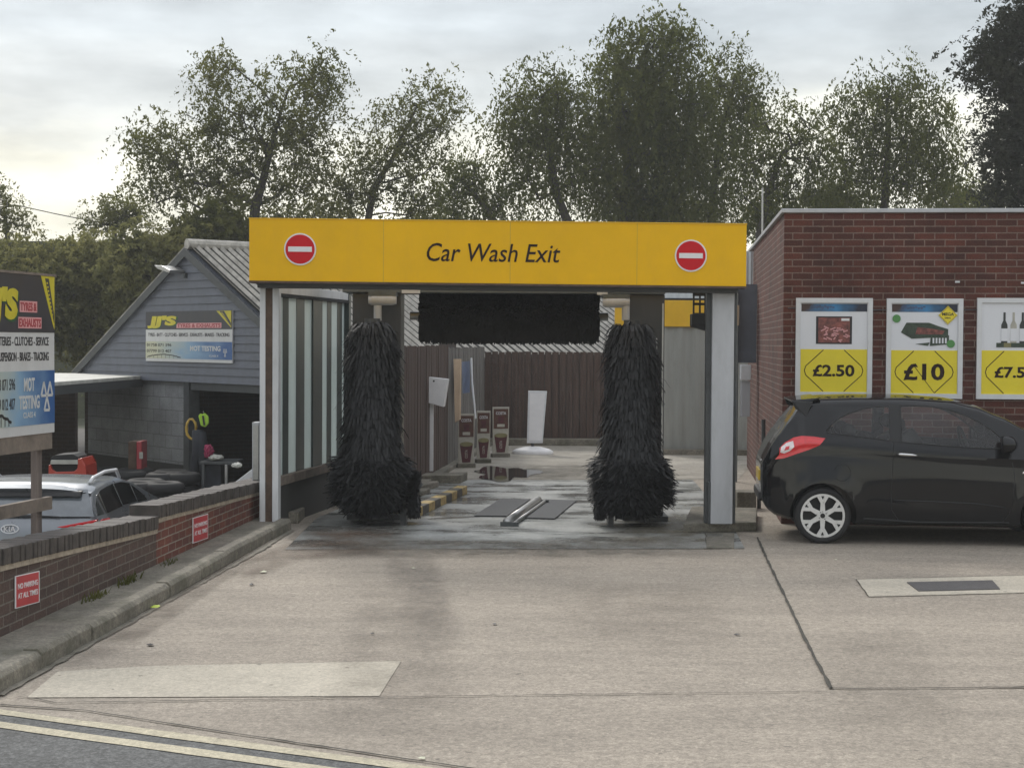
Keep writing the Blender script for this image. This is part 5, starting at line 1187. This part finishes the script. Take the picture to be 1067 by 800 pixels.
bs = thing('roadside_sign', 'large garage advertising board on grey timber posts behind the low wall', 'sign', BB + UP * zy)
O_ = BB - bdir * TOT + UP * zb_
jjsign(bs, O_, bdir, TOT, BHt, 0, True)
fb = Face(O_, bdir, UP)
q = MB(); fb.rect(q, -.02, TOT + .02, BHt, BHt + .02, -.05, .01); q.build('top_batten', M['timber'], bs)
q = MB(); fb.rect(q, 0, TOT - .02, -.135, -.003, -.07, -.01); q.build('lower_rail', M['timber'], bs)
pw = W(38, 500, 13.1); 
def pxof(p): q_ = M3.transposed() @ (p - Vector((0, 0, CAMZ))); return CW / 2 + F * q_.x / -q_.z
k_ = 0.0
while pxof(fb.p(k_, -.4, -.1)) < 38 and k_ < 3: k_ += .005
for kk in (k_, k_ - 1.15):
    q = MB(); fb.rect(q, kk - .04, kk + .045, zy - zb_, BHt, -.13, -.075); q.build('post', M['timber_v'], bs)
z2r = W(30, 529, 13.1).z - zb_
q = MB(); fb.rect(q, -.1, TOT * 1.0, z2r - .05, z2r + .055, -.07, -.02); q.build('cross_rail', M['timber'], bs)

# ============================================================ GARAGE BUILDING (boarded gable)
gu = Vector((.643, -.766, 0)); gv = Vector((.766, .643, 0)); ap = Vector((-5.34, 27, 0))
zr = W(197, 260, 27).z; hw = 4.15; ze = 1.47
def gp(u, v, z): return ap + gu * u + gv * v + UP * z
gar = thing('tyre_garage', 'garage with blue-grey boarded gable and corrugated roof left of the car wash', 'building', ap + UP * zy)
LG = 5.0
FX = lambda y: -1.62 + .1 * (y - 21.6)      # keep clear of the board fence along the lane
bd_ = MB(); nB = 17
for i in range(nB):
    z0 = ze - .12 + (zr - ze + .12) * i / nB; z1_ = ze - .12 + (zr - ze + .12) * (i + 1) / nB
    def hwz(z): return hw * max(0, min(1, (zr - z) / (zr - ze)))
    a0, a1 = hwz(z0), hwz(z1_)
    bd_.add([gp(-a0, -.030, z0), gp(a0, -.030, z0), gp(a1, -.012, z1_), gp(-a1, -.012, z1_), gp(-a0, .06, z0), gp(a0, .06, z0), gp(a1, .06, z1_), gp(-a1, .06, z1_)], [(0, 1, 2, 3), (0, 4, 5, 1), (5, 4, 7, 6), (0, 3, 7, 4), (1, 5, 6, 2)])
bd_.build('gable_boarding', M['siding'], gar)
# roof slopes, corrugated
def corr(Aa, Bb, up_, n_, amp, m, nm, par, name2=None):
    # corrugated sheet: runs along Aa->Bb (n_ waves), each wave carried along up_
    dd = (Bb - Aa); nrm = dd.cross(up_).normalized(); nrm = nrm if nrm.z > 0 else -nrm; vs = []; K = n_ * 4
    for i in range(K + 1):
        p = Aa + dd * (i / K) + nrm * amp * math.cos(2 * math.pi * i / 4); vs += [p, p + up_]
    b = MB(); b.add(vs, [(2 * i, 2 * i + 2, 2 * i + 3, 2 * i + 1) for i in range(K)])
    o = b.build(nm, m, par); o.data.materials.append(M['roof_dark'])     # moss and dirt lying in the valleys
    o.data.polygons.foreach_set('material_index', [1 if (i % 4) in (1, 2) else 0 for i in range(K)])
M['roof_corr'] = M['roof_light']
er = .25
dz = (zr - ze) / hw
def umax(v, lim):
    u = lim
    while u > .1 and gp(u, v, 0).x > FX(gp(u, v, 0).y): u -= .05
    return u
K = 34 * 4; vs = []
for i in range(K + 1):
    v = -.03 + (LG + .03) * i / K; u = umax(v, hw + er); zz = zr + .06 + .055 * math.cos(math.pi / 2 * i) ; vs += [gp(0, v, zz), gp(u, v, zz - dz * u)]
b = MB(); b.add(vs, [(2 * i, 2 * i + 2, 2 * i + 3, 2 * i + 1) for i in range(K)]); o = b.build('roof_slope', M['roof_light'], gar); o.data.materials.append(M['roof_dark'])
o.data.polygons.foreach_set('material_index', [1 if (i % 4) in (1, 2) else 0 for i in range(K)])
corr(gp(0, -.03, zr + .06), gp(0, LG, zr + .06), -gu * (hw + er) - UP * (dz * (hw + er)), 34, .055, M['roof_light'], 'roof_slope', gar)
q = MB()
for s_ in (-1, 1): q.prism([gp(0, -.10, zr + .02), gp(s_ * (hw + er), -.10, zr + .02 - dz * (hw + er)), gp(s_ * (hw + er), -.10, zr - .12 - dz * (hw + er)), gp(0, -.10, zr - .12)], gv * .03)
q.build('barge_board', M['dark_metal'], gar)
MB().tube([gp(0, -.05, zr + .09), gp(0, LG, zr + .09)], .09, 10).build('ridge_cap', M['roof_light'], gar)
# walls, floor slab inside
q = MB(); q.prism([gp(-hw + .05, LG - .2, zy), gp(.1, LG - .2, zy), gp(.1, LG - .2, zr - .25), gp(-.1, LG - .2, zr - .2), gp(-hw + .05, LG - .2, ze)], gv * .15); q.build('back_wall', M['brick_dim'], gar)
MB().prism([gp(-hw + .02, .1, zy), gp(-hw + .02, LG - .2, zy), gp(-hw + .02, LG - .2, ze), gp(-hw + .02, .1, ze)], gu * .18).build('side_wall', M['brick_dim'], gar)
q = MB(); vv = [.1 + (LG - .4) * i / 8 for i in range(9)]; uu = [umax(v, hw) - .15 for v in vv]
for i in range(8):
    q.prism([gp(uu[i], vv[i], zy), gp(uu[i + 1], vv[i + 1], zy), gp(uu[i + 1], vv[i + 1], zr - .05 - dz * uu[i + 1]), gp(uu[i], vv[i], zr - .05 - dz * uu[i])], -gu * .15)
q.build('side_wall', M['brick_dim'], gar)
# white painted block infill and its dark base
zw = W(150, 481, 28).z
MB().prism([gp(-hw + .2, .08, zw), gp(-.22, .08, zw), gp(-.22, .08, ze - .05), gp(-hw + .2, .08, ze - .05)], gv * .2).build('block_wall', M['block_white'], gar)
MB().prism([gp(-hw + .2, .09, zy), gp(-.22, .09, zy), gp(-.22, .09, zw), gp(-hw + .2, .09, zw)], gv * .2).build('wall_base', M['soffit'], gar)
MB().prism([gp(-.2, .0, zy), gp(-.02, .0, zy), gp(-.02, .0, ze), gp(-.2, .0, ze)], gv * .2).build('door_post', M['dark_metal'], gar)
MB().prism([gp(0, .02, ze - .25), gp(hw - .2, .02, ze - .25), gp(hw - .2, .02, ze - .12), gp(0, .02, ze - .12)], gv * .15).build('lintel', M['dark_metal'], gar)
# garage name board on the gable
fg = Face(gp(0, -.06, 0), gu, UP)
pA = None
def ong(px, py):
    r_ = ray(px, py); A0 = gp(0, -.05, 0); k = (A0.x * r_.y - A0.y * r_.x) / (gu.y * r_.x - gu.x * r_.y); p = A0 + gu * k; return Vector((p.x, p.y, CAMZ + r_.z * p.y / r_.y))
a, b, c = ong(152, 376), ong(242, 376), ong(197, 324)
gs = thing('garage_sign', 'wide tyre and exhaust garage sign fixed to the blue-grey boarded gable', 'sign', a)
w_ = Vector((b.x - a.x, b.y - a.y, 0)).length
jjsign(gs, a, gu, w_, c.z - a.z + .0, 0, False)
# gable lamp
a = ong(184, 281); fl = thing('gable_lamp', 'pale floodlight on a bracket high on the boarded gable', 'lamp', a)
MB().prism([ong(176, 277), ong(184, 277.5), ong(193, 282), ong(192, 285), ong(180, 281)], -gv * .28).build('lamp_head', M['steel'], fl, bevel=.01)
MB().tube([ong(193, 285), ong(193, 290)], .03, 8).build('bracket', M['dark_metal'], fl)
# canopy
cp = thing('yard_canopy', 'white flat-roofed canopy joined to the left of the garage', 'canopy', Vector((-8, 24, zy)))
zc = 1.37
ca, cb = G(55, 411.8, zc - .14), G(183, 399.5, zc - .14)
ca = ca; poly = [ca, cb, gp(-hw, -.15, 0), Vector((-14, 31, 0)), Vector((-14, ca.y, 0))]
poly = [Vector((p.x, p.y, zc - .14)) for p in poly]
MB().prism(poly, (0, 0, .13)).build('fascia', M['dark_metal'], cp)
MB().prism([Vector((p.x, p.y, zc - .008)) for p in poly], (0, 0, .06)).build('roof_deck', M['white_roof'], cp, bevel=.01)
for x, y in ((-11, ca.y + .15), (-13.8, 30.5)): MB().box(x - .06, x + .06, y, y + .12, zy, zc - .14).build('post', M['dark_metal'], cp)
tag(MB().box(-13.9, -8.2, 30.6, 30.8, zy, zc - .15).build('yard_wall', M['brick_dim']), 'dim brick back wall under the white canopy', 'wall')
# bits in the yard
def wbox(nm, px0, px1, py0, py1, Y, dep, m, par, zb=None, bev=.01):
    a, b = W(px0, py1, Y), W(px1, py0, Y); return MB().box(a.x, b.x, Y, Y + dep, a.z if zb is None else zb, b.z).build(nm, m, par, bevel=bev)
tc_ = thing('tool_cabinet', 'dark cabinet with a red door edge and white label against the white block wall', 'cabinet', W(142, 490, 26))
wbox('cabinet', 133.5, 142, 460, 487, 26, .5, M['brown'], tc_, zy); wbox('red_door', 142.2, 147.5, 460, 487, 25.95, .4, M['lamp_red'] if 0 else M['sign_red'], tc_, zy); wbox('label_plate', 145, 149, 471, 478, 25.93, .015, M['rag'], tc_)
wb = thing('workbench', 'dark steel workbench inside the open garage doorway', 'workbench', W(225, 490, 25))
wbox('bench_top', 208, 246, 481, 484, 25, .7, M['dark_metal'], wb); wbox('bench_leg', 234, 237, 484, 510, 25, .06, M['steel'], wb, zy); wbox('bench_leg', 210, 213, 484, 510, 25, .06, M['dark_metal'], wb, zy); wbox('bench_drawers', 213, 230, 484.5, 505, 25.1, .5, M['navy'], wb, zy)
def blob(nm, px, py, Y, sx, sy, sz, m, label, cat, seed=0, group=None):
    c = W(px, py, Y); bm = bmesh.new(); bmesh.ops.create_icosphere(bm, subdivisions=3, radius=1); rg_ = random.Random(seed)
    ph = [rg_.uniform(0, 6) for _ in range(6)]
    for v in bm.verts:
        k = 1 + .22 * math.sin(4 * v.co.x + ph[0]) * math.sin(5 * v.co.y + ph[1]) + .15 * math.sin(9 * v.co.z + ph[2]) * math.cos(8 * v.co.x + ph[3])
        v.co = Vector((v.co.x * sx * k, v.co.y * sy * k, v.co.z * sz * k))
    me = bpy.data.meshes.new(nm); bm.to_mesh(me); bm.free(); me.materials.append(m); o = bpy.data.objects.new(nm, me); COL.objects.link(o); o.location = c
    return tag(o, label, cat, group)
blob('folded_cloth', 217.5, 470, 25.2, .07, .12, .10, M['pink'], 'crumpled pink cloth lying on the dark workbench', 'cloth', 1)
blob('rag', 225, 476.5, 25.15, .12, .12, .045, M['rag'], 'pale rag lying on the workbench next to the pink cloth', 'rag', 2)
# clothes and hose hanging at the doorway
hv = thing('hi_vis_vest', 'lime hi-vis vest hanging high inside the garage doorway', 'vest', W(212, 445, 25.6))
MB().prism([W(206.5, 433, 25.6), W(209, 430.5, 25.6), W(210.5, 432, 25.6), W(213, 430, 25.6), W(217, 434, 25.6), W(217.5, 441, 25.6), W(214, 445, 25.6), W(209, 443.5, 25.6)], (0, .05, 0)).build('vest', M['hi_vis'], hv, bevel=.015)
MB().prism([W(210.5, 433, 25.59), W(212.5, 433, 25.59), W(214, 443, 25.59), W(212, 443, 25.59)], (0, -.01, 0)).build('reflective_strip', M['black'], hv)
MB().tube([W(212, 430, 25.66), W(212, 428, 25.66)], .008, 6).build('hook', M['steel'], hv)
hc = thing('hose_coil', 'yellow hose coil hanging on the garage door post', 'hose', W(199, 447, 25.9)); c = W(199, 447, 25.9)
pts = [c + Vector((.075 * math.cos(i * .5) + random.uniform(-.01, .01), .01 * (i % 5), .16 * math.sin(i * .5))) for i in range(40)]
MB().tube(pts, .017, 8).build('coil', M['hose_y'], hc, smooth=True)
ov = MB(); c = W(207, 450, 25.7)
ov.tube([W(206, 448, 25.7), W(207, 465, 25.7), W(203.5, 480, 25.7), W(202, 506, 25.7)], [.09, .10, .07, .06], 10); ov.tube([W(209, 450, 25.7), W(210, 466, 25.7), W(212, 484, 25.7), W(214, 506, 25.7)], [.08, .10, .07, .06], 10)
tag(ov.build('hanging_overalls', M['navy'], smooth=True), 'dark overalls hanging under the hi-vis vest in the garage doorway', 'overalls')
tag(MB().prism([W(240, 506, 21.5), W(262, 489, 21.5), W(264, 487.5, 21.5), W(265, 506, 21.5)], (0, .6, .0)).build('metal_sheet', M['frame_white'], bevel=.01), 'sloping pale metal sheet standing behind the low wall at its far end', 'metal sheet')
blob('rag', 247, 484.5, 22.2, .07, .07, .035, M['rag'], 'pale rag on dark machinery just left of the sloping metal sheet', 'rag', 4)
ps = thing('grey_cabinet', 'narrow pale grey cabinet against the left post of the wash portal', 'cabinet', W(266, 500, 18.3)); wbox('cabinet', 262.5, 270, 440, 503, 18.3, .2, M['col_grey'], ps, zy); wbox('cabinet_door', 263.5, 269.2, 443, 500, 18.28, .018, M['steel'], ps, bev=.003)
# dark clutter silhouettes on the yard floor
for px, py, Y, sx, sz, lb in ((158, 498, 23.5, .55, .28, 'dark heap of tyres and parts below the white block wall'), (185, 492, 25.2, .4, .3, 'dark machinery bulk beside the garage door post'), (110, 488, 25.5, .8, .35, 'dark stack of parts right of the orange-red car')):
    t_ = thing('tyre_stack', lb, 'tyre stack', Vector((W(px, py, Y).x, Y, zy)), 'dark stacks of tyres in the yard'); b0 = Vector((W(px, py, Y).x, Y, zy))
    for j in range(3 if sx < .7 else 4):
        xo = (j % 2) * .34 * sx * 2 - .2
        for k in range(4):
            c = b0 + Vector((xo, (j // 2) * .5, .1 + k * .2)); ringp = [c + Vector((.22 * math.cos(i * math.pi / 10), .22 * math.sin(i * math.pi / 10), 0)) for i in range(21)]
            MB().tube(ringp, .09, 8, False).build('tyre', M['rubber'], t_, smooth=True)

# outbuilding roof seen above the far fence
ob = thing('outbuilding', 'long low outbuilding whose sunlit corrugated roof shows above the far fence', 'building', Vector((-3, 36, -.79)))
E0 = Vector((-2.55, 33.6, 1.62)); up_ = -gu * 4.4 + UP * 2.3
corr(E0 + up_, E0 + up_ + gv * 10.5, -up_, 46, .05, M['roof_light'], 'roof_slope', ob)
corr(E0 + up_, E0 + up_ + gv * 10.5, Vector((-gu.x * 4.4, -gu.y * 4.4, -2.3)), 46, .05, M['roof_light'], 'roof_slope', ob)
q = MB(); q.prism([E0 + gu * -.2 + UP * (-2.3), E0 + gu * -.2 + gv * 10.4 + UP * -2.3, E0 + gu * -8.6 + gv * 10.4 + UP * -2.3, E0 + gu * -8.6 + UP * -2.3], (0, 0, 2.28)); q.build('wall', M['brick_dim'], ob)
q = MB(); q.prism([E0 + gv * .05 - gu * .2, E0 + up_ * .98 + gv * .05, E0 - gu * 8.6 + gv * .05], gv * .1); q.build('gable', M['brick_dim'], ob)
MB().tube([E0 + up_ + UP * .05, E0 + up_ + gv * 10.5 + UP * .05], .1, 8).build('ridge_cap', M['roof_light'], ob)

# ============================================================ TREES
def np_tree(nm, label, cat, Y, trunk, ells, nattr, leafm, barkm, leaf=.11, strands=4, sl=(.5, 1.5), per=12, droop=1.0, group=None, seed=1, trunk_r=.16, dens_top=1.0, lw=.5):
    rg = random.Random(seed); rn = np.random.RandomState(seed)
    base = W(trunk[0][0], 400, Y); base.z = -.79
    t_ = thing(nm, label, cat, base, group)
    nodes = []; par = []
    pth = [base] + [W(px, py, Y) for px, py in trunk[1:]]
    for a, b in zip(pth[:-1], pth[1:]):
        k = max(2, int((b - a).length / .5))
        for i in range(k):
            nodes.append(a.lerp(b, i / k) + Vector((rg.uniform(-.05, .05), rg.uniform(-.05, .05), 0))); par.append(len(nodes) - 2)
    nodes.append(pth[-1]); par.append(len(nodes) - 2); ntr = len(nodes)
    s = Y / F
    att = []
    vol = [e_[2] * e_[3] for e_ in ells]; tot = sum(vol); nattr = int(nattr * .68)
    for e_, v in zip(ells, vol):
        c = W(e_[0], e_[1], Y); rx, rz = e_[2] * s, e_[3] * s; ry = min(rx, rz) * .95
        for i in range(int(nattr * v / tot) + 1):
            while True:
                p = rn.uniform(-1, 1, 3)
                if .15 < np.dot(p, p) < 1: break
            att.append(c + Vector((p[0] * rx, p[1] * ry, p[2] * rz)))
    # start joining from the attractors nearest to the trunk top
    top = pth[-1]; att.sort(key=lambda p: min((p - q).length for q in pth[1:]))
    A = np.array([tuple(p) for p in nodes]); tips = []
    for p in att:
        P = np.array(tuple(p)); d = np.linalg.norm(A - P, axis=1) + np.maximum(0, A[:, 2] - P[2]) * 1.4
        d[:max(1, int(ntr * .35))] += 3
        j = int(np.argmin(d)); a = Vector(A[j]); L_ = (p - a).length; k = max(1, int(L_ / .45)); prev = j; add = []
        for i in range(1, k + 1):
            u = i / k; q = a.lerp(p, u) + UP * (math.sin(math.pi * u) * .12 * L_) + Vector((rg.gauss(0, .04), rg.gauss(0, .04), rg.gauss(0, .04))) * L_
            nodes.append(q); par.append(prev); prev = len(nodes) - 1; add.append(tuple(q))
        A = np.vstack([A, np.array(add)]); tips.append(nodes[-1])
    n = len(nodes); load = [0] * n
    for i in range(n - 1, -1, -1):
        load[i] += 1
        if par[i] >= 0: load[par[i]] += load[i]
    mx_ = load[0]; rad = [max(.009, trunk_r * (l / mx_) ** .56) for l in load]
    V, Fc = [], []
    for i in range(1, n):
        j = par[i]
        if j < 0: continue
        a, b = nodes[j], nodes[i]; d = (b - a)
        if d.length < 1e-4: continue
        d.normalize(); x = d.cross(Vector((.3, 1, .2))).normalized(); y = d.cross(x); m_ = 7 if rad[i] > .05 else 4; bs_ = len(V)
        for p, r_ in ((a - d * rad[i] * .3, rad[j] if (i < ntr) else min(rad[j], rad[i] * 1.25)), (b, rad[i])):
            for k in range(m_): an = 2 * math.pi * k / m_; V.append(p + (x * math.cos(an) + y * math.sin(an)) * r_)
        for k in range(m_): Fc.append((bs_ + k, bs_ + (k + 1) % m_, bs_ + m_ + (k + 1) % m_, bs_ + m_ + k))
    mb = MB(); mb.v = V; mb.f = Fc
    off = Vector(t_.location)
    me = bpy.data.meshes.new('trunk'); me.from_pydata([tuple(v - off) for v in V], [], Fc); me.materials.append(barkm)
    o = bpy.data.objects.new('trunk', me); COL.objects.link(o); o.parent = t_
    # hanging leafy strands
    strands = max(2, round(strands * 1.75)); per = int(per * 1.15); leaf = leaf * .8; lw = lw * .85; T = np.array([tuple(p) for p in tips]); ns = len(T) * strands
    Pst = np.repeat(T, strands, 0) + rn.normal(0, .22, (ns, 3)); az = rn.uniform(0, 2 * np.pi, ns)
    dirv = np.stack([np.cos(az), np.sin(az), rn.uniform(-.2, .7, ns)], 1); ln = rn.uniform(sl[0], sl[1], ns)
    u = np.tile(np.linspace(0.02, 1, per), (ns, 1)); u = np.clip(u + rn.normal(0, .02, u.shape), 0, 1.1)
    pos = Pst[:, None, :] + dirv[:, None, :] * (u * ln[:, None] * .55)[:, :, None]
    pos[:, :, 2] -= droop * (u ** 1.8) * ln[:, None]
    pos = pos.reshape(-1, 3) + rn.normal(0, .03, (ns * per, 3))
    m_ = len(pos); sz = leaf * (.45 + 1.5 * rn.beta(1.6, 3.2, m_))
    a1 = rn.normal(0, 1, (m_, 3)); a1[:, 2] -= droop * 1.5; a1 /= np.linalg.norm(a1, axis=1)[:, None]
    a2 = np.cross(a1, rn.normal(0, 1, (m_, 3))); a2 /= np.linalg.norm(a2, axis=1)[:, None]
    h1 = a1 * (sz * .5)[:, None] ; h2 = a2 * (sz * .5 * lw)[:, None]
    vv = np.stack([pos - h1, pos + h2, pos + h1, pos - h2], 1).reshape(-1, 3) - np.array(tuple(off))
    me = bpy.data.meshes.new('crown'); me.vertices.add(len(vv)); me.vertices.foreach_set('co', vv.ravel()); me.loops.add(m_ * 4); me.polygons.add(m_)
    me.loops.foreach_set('vertex_index', np.arange(m_ * 4, dtype=np.int32)); me.polygons.foreach_set('loop_start', np.arange(0, m_ * 4, 4, dtype=np.int32))
    me.polygons.foreach_set('loop_total', np.full(m_, 4, dtype=np.int32)); me.update(); me.materials.append(leafm)
    o = bpy.data.objects.new('crown', me); COL.objects.link(o); o.parent = t_
    return t_
LB, LW, LC, LU = M['leaf_birch'], M['leaf_willow'], M['leaf_con'], M['leaf_bush']
TG = 'tall trees behind the car wash'
np_tree('birch_tree', 'wide open-crowned birch rising behind the left end of the yellow fascia', 'tree', 46, [(262, 400), (262, 240), (272, 190), (285, 140), (300, 95)],
    [(315, 105, 52, 48), (240, 105, 38, 42), (205, 155, 58, 38), (165, 155, 34, 30), (300, 160, 68, 38), (250, 195, 75, 28), (225, 70, 25, 22), (335, 75, 22, 24), (160, 200, 30, 22)], 470, LB, M['bark'], .135, 4, (.4, 1.2), 13, .65, TG, 3, 0.15)
np_tree('birch_tree', 'sparser birch with a rounded top just right of the wide birch', 'tree', 47, [(378, 400), (378, 250), (390, 200), (415, 150), (435, 110)],
    [(440, 110, 42, 38), (405, 150, 42, 38), (380, 190, 40, 30), (440, 165, 35, 30), (430, 205, 50, 22), (350, 200, 30, 26)], 270, LB, M['bark'], .13, 4, (.4, 1.1), 12, .6, TG, 5, 0.11)
np_tree('willow_tree', 'leaning willow with trailing strands above the fascia lettering', 'tree', 45, [(612, 400), (600, 250), (580, 200), (572, 150), (565, 100)],
    [(560, 92, 40, 32), (572, 130, 48, 34), (540, 130, 26, 30), (600, 175, 34, 42), (545, 185, 28, 32), (585, 110, 32, 32)], 190, LW, M['bark'], .13, 5, (.8, 2.2), 18, 1.0, TG, 7, 0.13)
np_tree('young_willow', 'low thin willow between the birches and the leaning willow', 'tree', 44, [(530, 400), (528, 245), (505, 215), (488, 195)],
    [(488, 180, 22, 16), (480, 200, 18, 22), (515, 210, 26, 16)], 70, LW, M['bark'], .12, 5, (.6, 1.4), 14, .9, TG, 8, .10)
np_tree('willow_tree', 'tallest and densest willow, just right of the middle', 'tree', 46, [(652, 400), (650, 240), (655, 180), (665, 120), (675, 50)],
    [(690, 42, 32, 30), (650, 58, 32, 30), (660, 100, 48, 45), (648, 155, 44, 45), (705, 110, 42, 52), (695, 175, 38, 50), (650, 205, 45, 26)], 400, LW, M['bark'], .15, 5, (.8, 2.3), 18, 1.0, TG, 11, 0.17)
np_tree('willow_tree', 'feathery willow on the right shoulder of the tallest tree', 'tree', 48, [(742, 400), (740, 240), (745, 180), (755, 120), (765, 80)],
    [(760, 78, 34, 30), (745, 120, 42, 38), (780, 110, 28, 36), (750, 170, 40, 38), (735, 205, 40, 26)], 180, LW, M['bark'], .13, 5, (.7, 1.9), 16, 1.0, TG, 13, 0.12)
np_tree('willow_tree', 'lower spreading willow left of the brick shop roof', 'tree', 44, [(792, 400), (790, 245), (800, 200), (815, 160)],
    [(820, 125, 38, 20), (800, 150, 40, 26), (845, 160, 24, 28), (830, 190, 34, 22), (785, 190, 30, 30)], 120, LW, M['bark'], .13, 4, (.6, 1.6), 14, .9, TG, 17, 0.1)
np_tree('willow_tree', 'round-headed weeping willow above the brick shop roof', 'tree', 46, [(922, 400), (920, 250), (922, 190), (925, 140), (925, 100)],
    [(925, 88, 42, 24), (900, 115, 42, 30), (950, 115, 42, 34), (975, 150, 32, 36), (890, 160, 38, 34), (930, 165, 45, 34), (985, 190, 28, 26), (860, 190, 24, 26)], 240, LW, M['bark'], .13, 5, (.8, 2.3), 18, 1.05, TG, 19, 0.12)
np_tree('dark_conifer', 'very dark conifer cut by the right edge of the photo', 'tree', 38, [(1092, 400), (1090, 240), (1088, 120), (1085, 20)],
    [(1075, 35, 42, 20), (1050, 58, 40, 16), (1075, 90, 50, 22), (1072, 130, 46, 26), (1060, 160, 34, 26), (1075, 195, 50, 26), (1030, 75, 26, 10), (1085, 5, 30, 22)], 420, LC, M['bark'], .12, 6, (.35, .9), 18, .35, TG, 23, 0.18)
BG = 'bushes and low trees on the far left bank'
for i, (px, ells, lb, dd, c_) in enumerate((
    (30, [(20, 275, 45, 26), (40, 310, 55, 40), (10, 340, 40, 50)], 'olive bush at the left edge behind the garage board', 44, LU),
    (95, [(95, 275, 45, 26), (90, 320, 45, 45), (110, 360, 40, 40)], 'olive bush between the garage board and the gable', 45, LU),
    (165, [(160, 262, 50, 26), (165, 300, 48, 40), (180, 330, 40, 30)], 'taller olive bush behind the left slope of the gable', 43, LU),
    (232, [(225, 240, 40, 22), (240, 255, 40, 20), (205, 260, 30, 24)], 'dark green bush above the garage ridge', 44, LB),
    )):
    np_tree('bush', lb, 'bush', dd, [(px, 400), (px, 360), (px, 300)], ells, 330, c_, M['bark'], .17, 5, (.3, .8), 12, .35, BG, 40 + i, .12)
np_tree('small_tree', 'small thin tree poking above the bank at the far left', 'tree', 52, [(12, 400), (10, 260), (5, 225)], [(5, 222, 18, 14), (22, 235, 12, 8), (-5, 205, 14, 14)], 60, LB, M['bark'], .13, 4, (.4, .9), 9, .3, BG, 51, .09)
np_tree('small_tree', 'small thin tree poking above the bank left of the wide birch', 'tree', 52, [(120, 400), (118, 260), (118, 235)], [(118, 225, 26, 14), (95, 236, 16, 6), (140, 222, 16, 12)], 90, LB, M['bark'], .13, 4, (.4, .9), 10, .3, BG, 52, .09)
HG = 'low shrubs filling in under the tall trees'
for i, (px, py, rx, ry, lb) in enumerate(((330, 232, 60, 16, 'low shrubs under the birches just above the fascia'), (800, 225, 22, 18, 'dark shrub in the gap between fascia and brick shop'), (870, 212, 40, 14, 'low shrub over the left part of the shop roof'), (1010, 205, 50, 16, 'low shrub over the right part of the shop roof'), (700, 222, 60, 14, 'low shrubs under the tallest willow'), (460, 235, 50, 10, 'low shrubs at the foot of the young willow'))):
    np_tree('shrub', lb, 'shrub', 50, [(px, 400), (px, 300), (px, 245)], [(px, py, rx, ry)], 110, LB, M['bark'], .14, 4, (.3, .8), 10, .4, HG, 60 + i, .08)
# far bank
bk_ = MB(); zt_ = W(60, 243, 56).z
bk_.prism([(-60, 56, -.8), (-60, 58, zt_), (-60, 75, zt_ + .1), (-60, 90, -.8)], (48, 3, 0))
tag(bk_.build('hill', M['earth']), kind='structure')
# overhead wire
a, b = W(18, 214, 70), W(330, 224, 70); pts = [a.lerp(b, i / 16) - UP * (.8 * math.sin(math.pi * i / 16)) for i in range(17)]
a2 = a + (a - b) * .6
pts = [a2] + pts
tag(MB().tube(pts, .022, 6).build('overhead_wire', M['rubber']), 'thin overhead wire crossing the pale sky at the far left', 'wire')
# pale thin mast near the shop's rear corner
tag(MB().tube([Vector((W(794.5, 300, 29).x, 29, 0)), W(794.5, 196, 29)], [.022, .016], 8).build('mast', M['steel']), 'thin pale mast rising behind the corner of the brick shop', 'mast')
# gutter bracket sign between fascia and shop
ga = thing('small_wall_sign', 'small weathered tan sign in the gap between fascia and brick wall', 'sign', W(779, 312, 25))
a, b = W(775.5, 313, 25), W(783, 303, 25); MB().box(a.x, b.x, 25, 25.04, a.z, b.z).build('plate', M['plank'], ga); MB().cyl(((a.x + b.x) / 2, 24.99, (a.z + b.z) / 2), ((a.x + b.x) / 2, 25.0, (a.z + b.z) / 2), .03, 12).build('dot', M['black'], ga)
a, b = W(776, 303, 25.1), W(785, 262, 25.1); ribs(a.x, b.x, 25.1, a.z, b.z, .06, .015).build('backing', M['corr_white'], ga)

# ============================================================ HAZE (added volume imitating window glare; far trees fade a little)
hz = MB(); hz.box(-70, 75, -15, 95, -1.9, 24)
hzm = bpy.data.materials.new('glare_haze'); hzm.use_nodes = True; _n = hzm.node_tree; _n.nodes.clear()
_o = N(_n, 'ShaderNodeOutputMaterial'); _v = N(_n, 'ShaderNodeVolumePrincipled'); _v.inputs['Color'].default_value = (.92, .93, .92, 1); _v.inputs['Density'].default_value = .0013
_n.links.new(_v.outputs[0], _o.inputs['Volume']); tag(hz.build('glare_haze', hzm), kind='stuff')
# ============================================================ LITTER
rl_ = random.Random(5)
for px, py, s_, m, lb in ((161, 633, .045, 'lime', 'lime green scrap of litter by the kerb'), (275, 596, .035, 'litter', 'white scrap of litter nearest the end of the kerb'), (262, 609, .03, 'black', 'dark leaf scrap below the white litter'), (157, 672, .028, 'black', 'dark scrap above the pale concrete patch'), (431, 592, .02, 'litter', 'tiny white scrap left of the tyre smear'), (871, 583, .016, 'litter', 'tiny white scrap under the black car'), (516, 650, .02, 'black', 'small dark crumb right of the tyre smear'), (768, 661, .022, 'black', 'small dark crumb left of the long slab joint'), (388, 660, .02, 'black', 'small dark crumb left of the tyre smear'), (440, 790, .02, 'litter', 'tiny pale scrap near the worn road lines')):
    p = G(px, py, .006); q = MB()
    pts = [p + Vector((s_ * math.cos(a) * rl_.uniform(.6, 1.2), s_ * 1.2 * math.sin(a) * rl_.uniform(.6, 1.2), rl_.uniform(0, s_ * .35))) for a in [k * 1.047 for k in range(6)]]
    q.add(pts + [p + UP * s_ * .5], [(k, (k + 1) % 6, 6) for k in range(6)]); tag(q.build('litter', M[m]), lb, 'litter', 'scraps of litter on the concrete')
